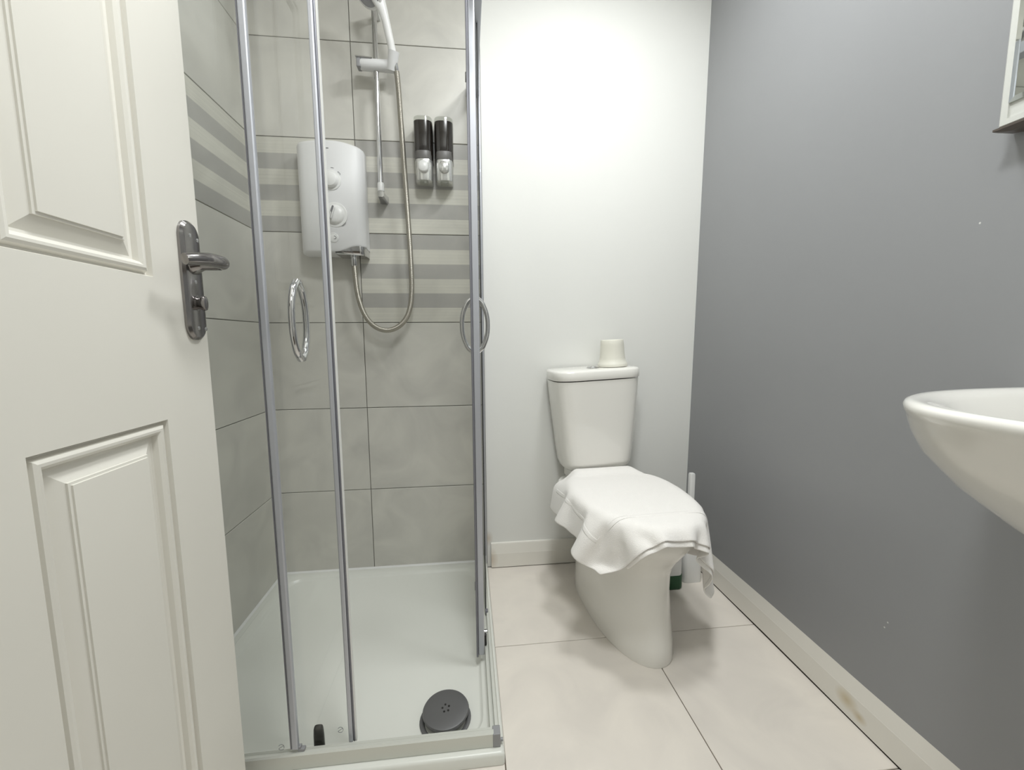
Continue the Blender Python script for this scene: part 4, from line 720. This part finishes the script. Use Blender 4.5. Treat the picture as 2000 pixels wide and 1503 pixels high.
# ------------------------------------------------------------------ toilet brush and cleaner bottle
br_ = tag(empty('toilet_brush', (1.255, -.175, 0)), 'slim white toilet brush in a holder behind the toilet, by the grey wall', 'toilet brush')
bm = bmesh.new(); loft(bm, [[Vector((x * s, y * s, z)) for x, y in rrect(.078, .078, .016, 5)] for z, s in ((.0, .98), (.004, 1.0), (.15, .93), (.155, .88))]); obj('holder', bm, M_WPLAST, br_, smooth=True, angle=50)
bm = bmesh.new(); loft(bm, [[Vector((x * s + .0, y * s, z)) for x, y in rrect(.021, .021, .005, 4)] for z, s in ((.15, 1), (.425, 1), (.430, .85))]); obj('handle', bm, M_WPLAST, br_, smooth=True, angle=50)
bo = tag(empty('cleaner_bottle', (1.155, -.222, 0)), 'small dark green and white bottle on the floor behind the toilet pan', 'bottle')
bm = bmesh.new(); loft(bm, [[Vector((x * s, y * s, z)) for x, y in rrect(.085, .055, .02, 5)] for z, s in ((0, .9), (.004, .98), (.01, 1.0), (.052, 1.0), (.056, .97))]); obj('base', bm, M_GREEN, bo, smooth=True, angle=50)
bm = bmesh.new(); loft(bm, [[Vector((x * s, y * s, z)) for x, y in rrect(.078, .05, .018, 5)] for z, s in ((.056, 1), (.13, 1), (.16, .7), (.175, .35), (.19, .33))]); obj('body', bm, M_WPLAST, bo, smooth=True, angle=50)
bm = bmesh.new(); cyl(bm, (0, 0, .19), (0, 0, .215), .016, .014, 18); obj('cap', bm, M_GREEN, bo, smooth=True)

# ------------------------------------------------------------------ wash basin on the grey wall
YB, WX = -1.30, 1.341
ba = tag(empty('wash_basin', (WX, YB, .60)), 'white wall hung wash basin with rounded front on the grey wall', 'wash basin')
def bring(z, pr_, hw, n=2.5, seg=48, y0=0.0):
    out = []
    for k in range(seg + 1):
        a = PI * k / seg; c, s = math.cos(a), math.sin(a)
        out.append(Vector((-pr_ * spow(s, 2 / n), y0 + hw * spow(c, 2 / n), z - .60)))
    return out
bm = bmesh.new()
RB = [(.50, .06, .06, 2.5), (.56, .075, .075, 2.6), (.60, .10, .10, 2.8), (.64, .150, .138, 3.2), (.69, .217, .171, 3.7), (.74, .282, .202, 3.7), (.79, .337, .2285, 3.3), (.82, .365, .241, 2.9), (.84, .3835, .2495, 2.6), (.846, .389, .2522, 2.5), (.852, .393, .2540, 2.5), (.859, .3945, .255, 2.5), (.864, .392, .2535, 2.5), (.8665, .386, .250, 2.5), (.866, .378, .244, 2.5)]
loft(bm, [bring(z, p_, w_, n_) for z, p_, w_, n_ in RB], cap1=False)
vs = [v for v in bm.verts if abs(v.co.z - .266) < 1e-6]
# inner bowl continues from the rim inwards
IN = [(.866, .378, .244, 2.5, 0), (.864, .366, .234, 2.5, 0), (.855, .350, .222, 2.4, 0), (.82, .325, .200, 2.3, 0), (.77, .28, .165, 2.2, 0), (.745, .22, .115, 2.1, 0), (.738, .15, .04, 2, 0)]
loft(bm, [bring(z, p_, w_, n_) for z, p_, w_, n_, _ in IN], cap0=False, cap1=True)
bmesh.ops.remove_doubles(bm, verts=bm.verts[:], dist=.0003)
obj('bowl', bm, M_CERAMIC, ba, smooth=True, angle=70)
bm = bmesh.new(); loft(bm, [[Vector((-.012 + x, y, z)) for x, y in rrect(s_, .36, .01, 3)] for z, s_ in ((.255, .022), (.268, .022), (.270, .018))]); obj('back_ledge', bm, M_CERAMIC, ba, smooth=True, angle=50)
bm = bmesh.new(); cyl(bm, (-.07, 0, -.10), (-.07, 0, -.28), .02, seg=20); cyl(bm, (-.07, 0, -.26), (.004, 0, -.26), .018, seg=18); tag(obj('waste_trap', bm, M_CHROME, ba, smooth=True), 'chrome bottle trap')

# ------------------------------------------------------------------ mirror
mi = tag(empty('wall_mirror', (1.33, -1.25, 1.6)), 'white framed mirror with dark underside hung above the basin', 'mirror')
bm = bmesh.new()
y0, y1, z0, z1 = -1.50, -.992, 1.306, 1.95
def mring(i, x): return [Vector((x, y0 + i, z0 + i)), Vector((x, y1 - i, z0 + i)), Vector((x, y1 - i, z1 - i)), Vector((x, y0 + i, z1 - i))]
XW = 1.3455
loft(bm, [mring(.002, XW), mring(0, 1.318), mring(0, 1.309), mring(.003, 1.306), mring(.012, 1.306), mring(.0125, 1.309)])
mf = obj('frame', at(mi, bm), M_FRAME, mi)
bm = bmesh.new()
def gring(i, x): return [Vector((x, y0 + i, z0 + .024 + i)), Vector((x, y1 - i, z0 + .024 + i)), Vector((x, y1 - i, z1 - i)), Vector((x, y0 + i, z1 - i))]
loft(bm, [gring(.0115, 1.309), gring(.012, 1.3055), gring(.020, 1.3045)]); obj('glass', at(mi, bm), M_MIRROR, mi)
bm = bmesh.new(); loft(bm, [[Vector((1.303, y, 1.3065)), Vector((1.3435, y, 1.3065)), Vector((1.3435, y, 1.299 + dz)), Vector((1.314, y, 1.2985 + dz)), Vector((1.303, y, 1.303))] for y, dz in ((y0, 0), (y1 - .012, 0), (y1 + .004, .004))]); obj('dark_underside', at(mi, bm), M_BROWN, mi)  # underside of the mirror frame, coloured dark brown

# ------------------------------------------------------------------ lamp on the ceiling and housing of the added fill (above the frame)
for (lx, ly, lz), lab in ((LIGHT, 'round white ceiling light above the toilet, out of frame'), (FILL_POS, 'added fill light in a round white housing nearer the door, out of frame')):
    lamp = tag(empty('ceiling_or_fill_light', (lx, ly, H)), lab, 'ceiling light', 'round ceiling lights')
    bm = bmesh.new(); lathe(bm, (0, 0, 0), (0, 0, -1), [(.21, 0), (.21, .016), (.205, .022), (.19, .022), (.186, .012), (0, .012)], 40); obj('housing', bm, M_LAMP, lamp, smooth=True)
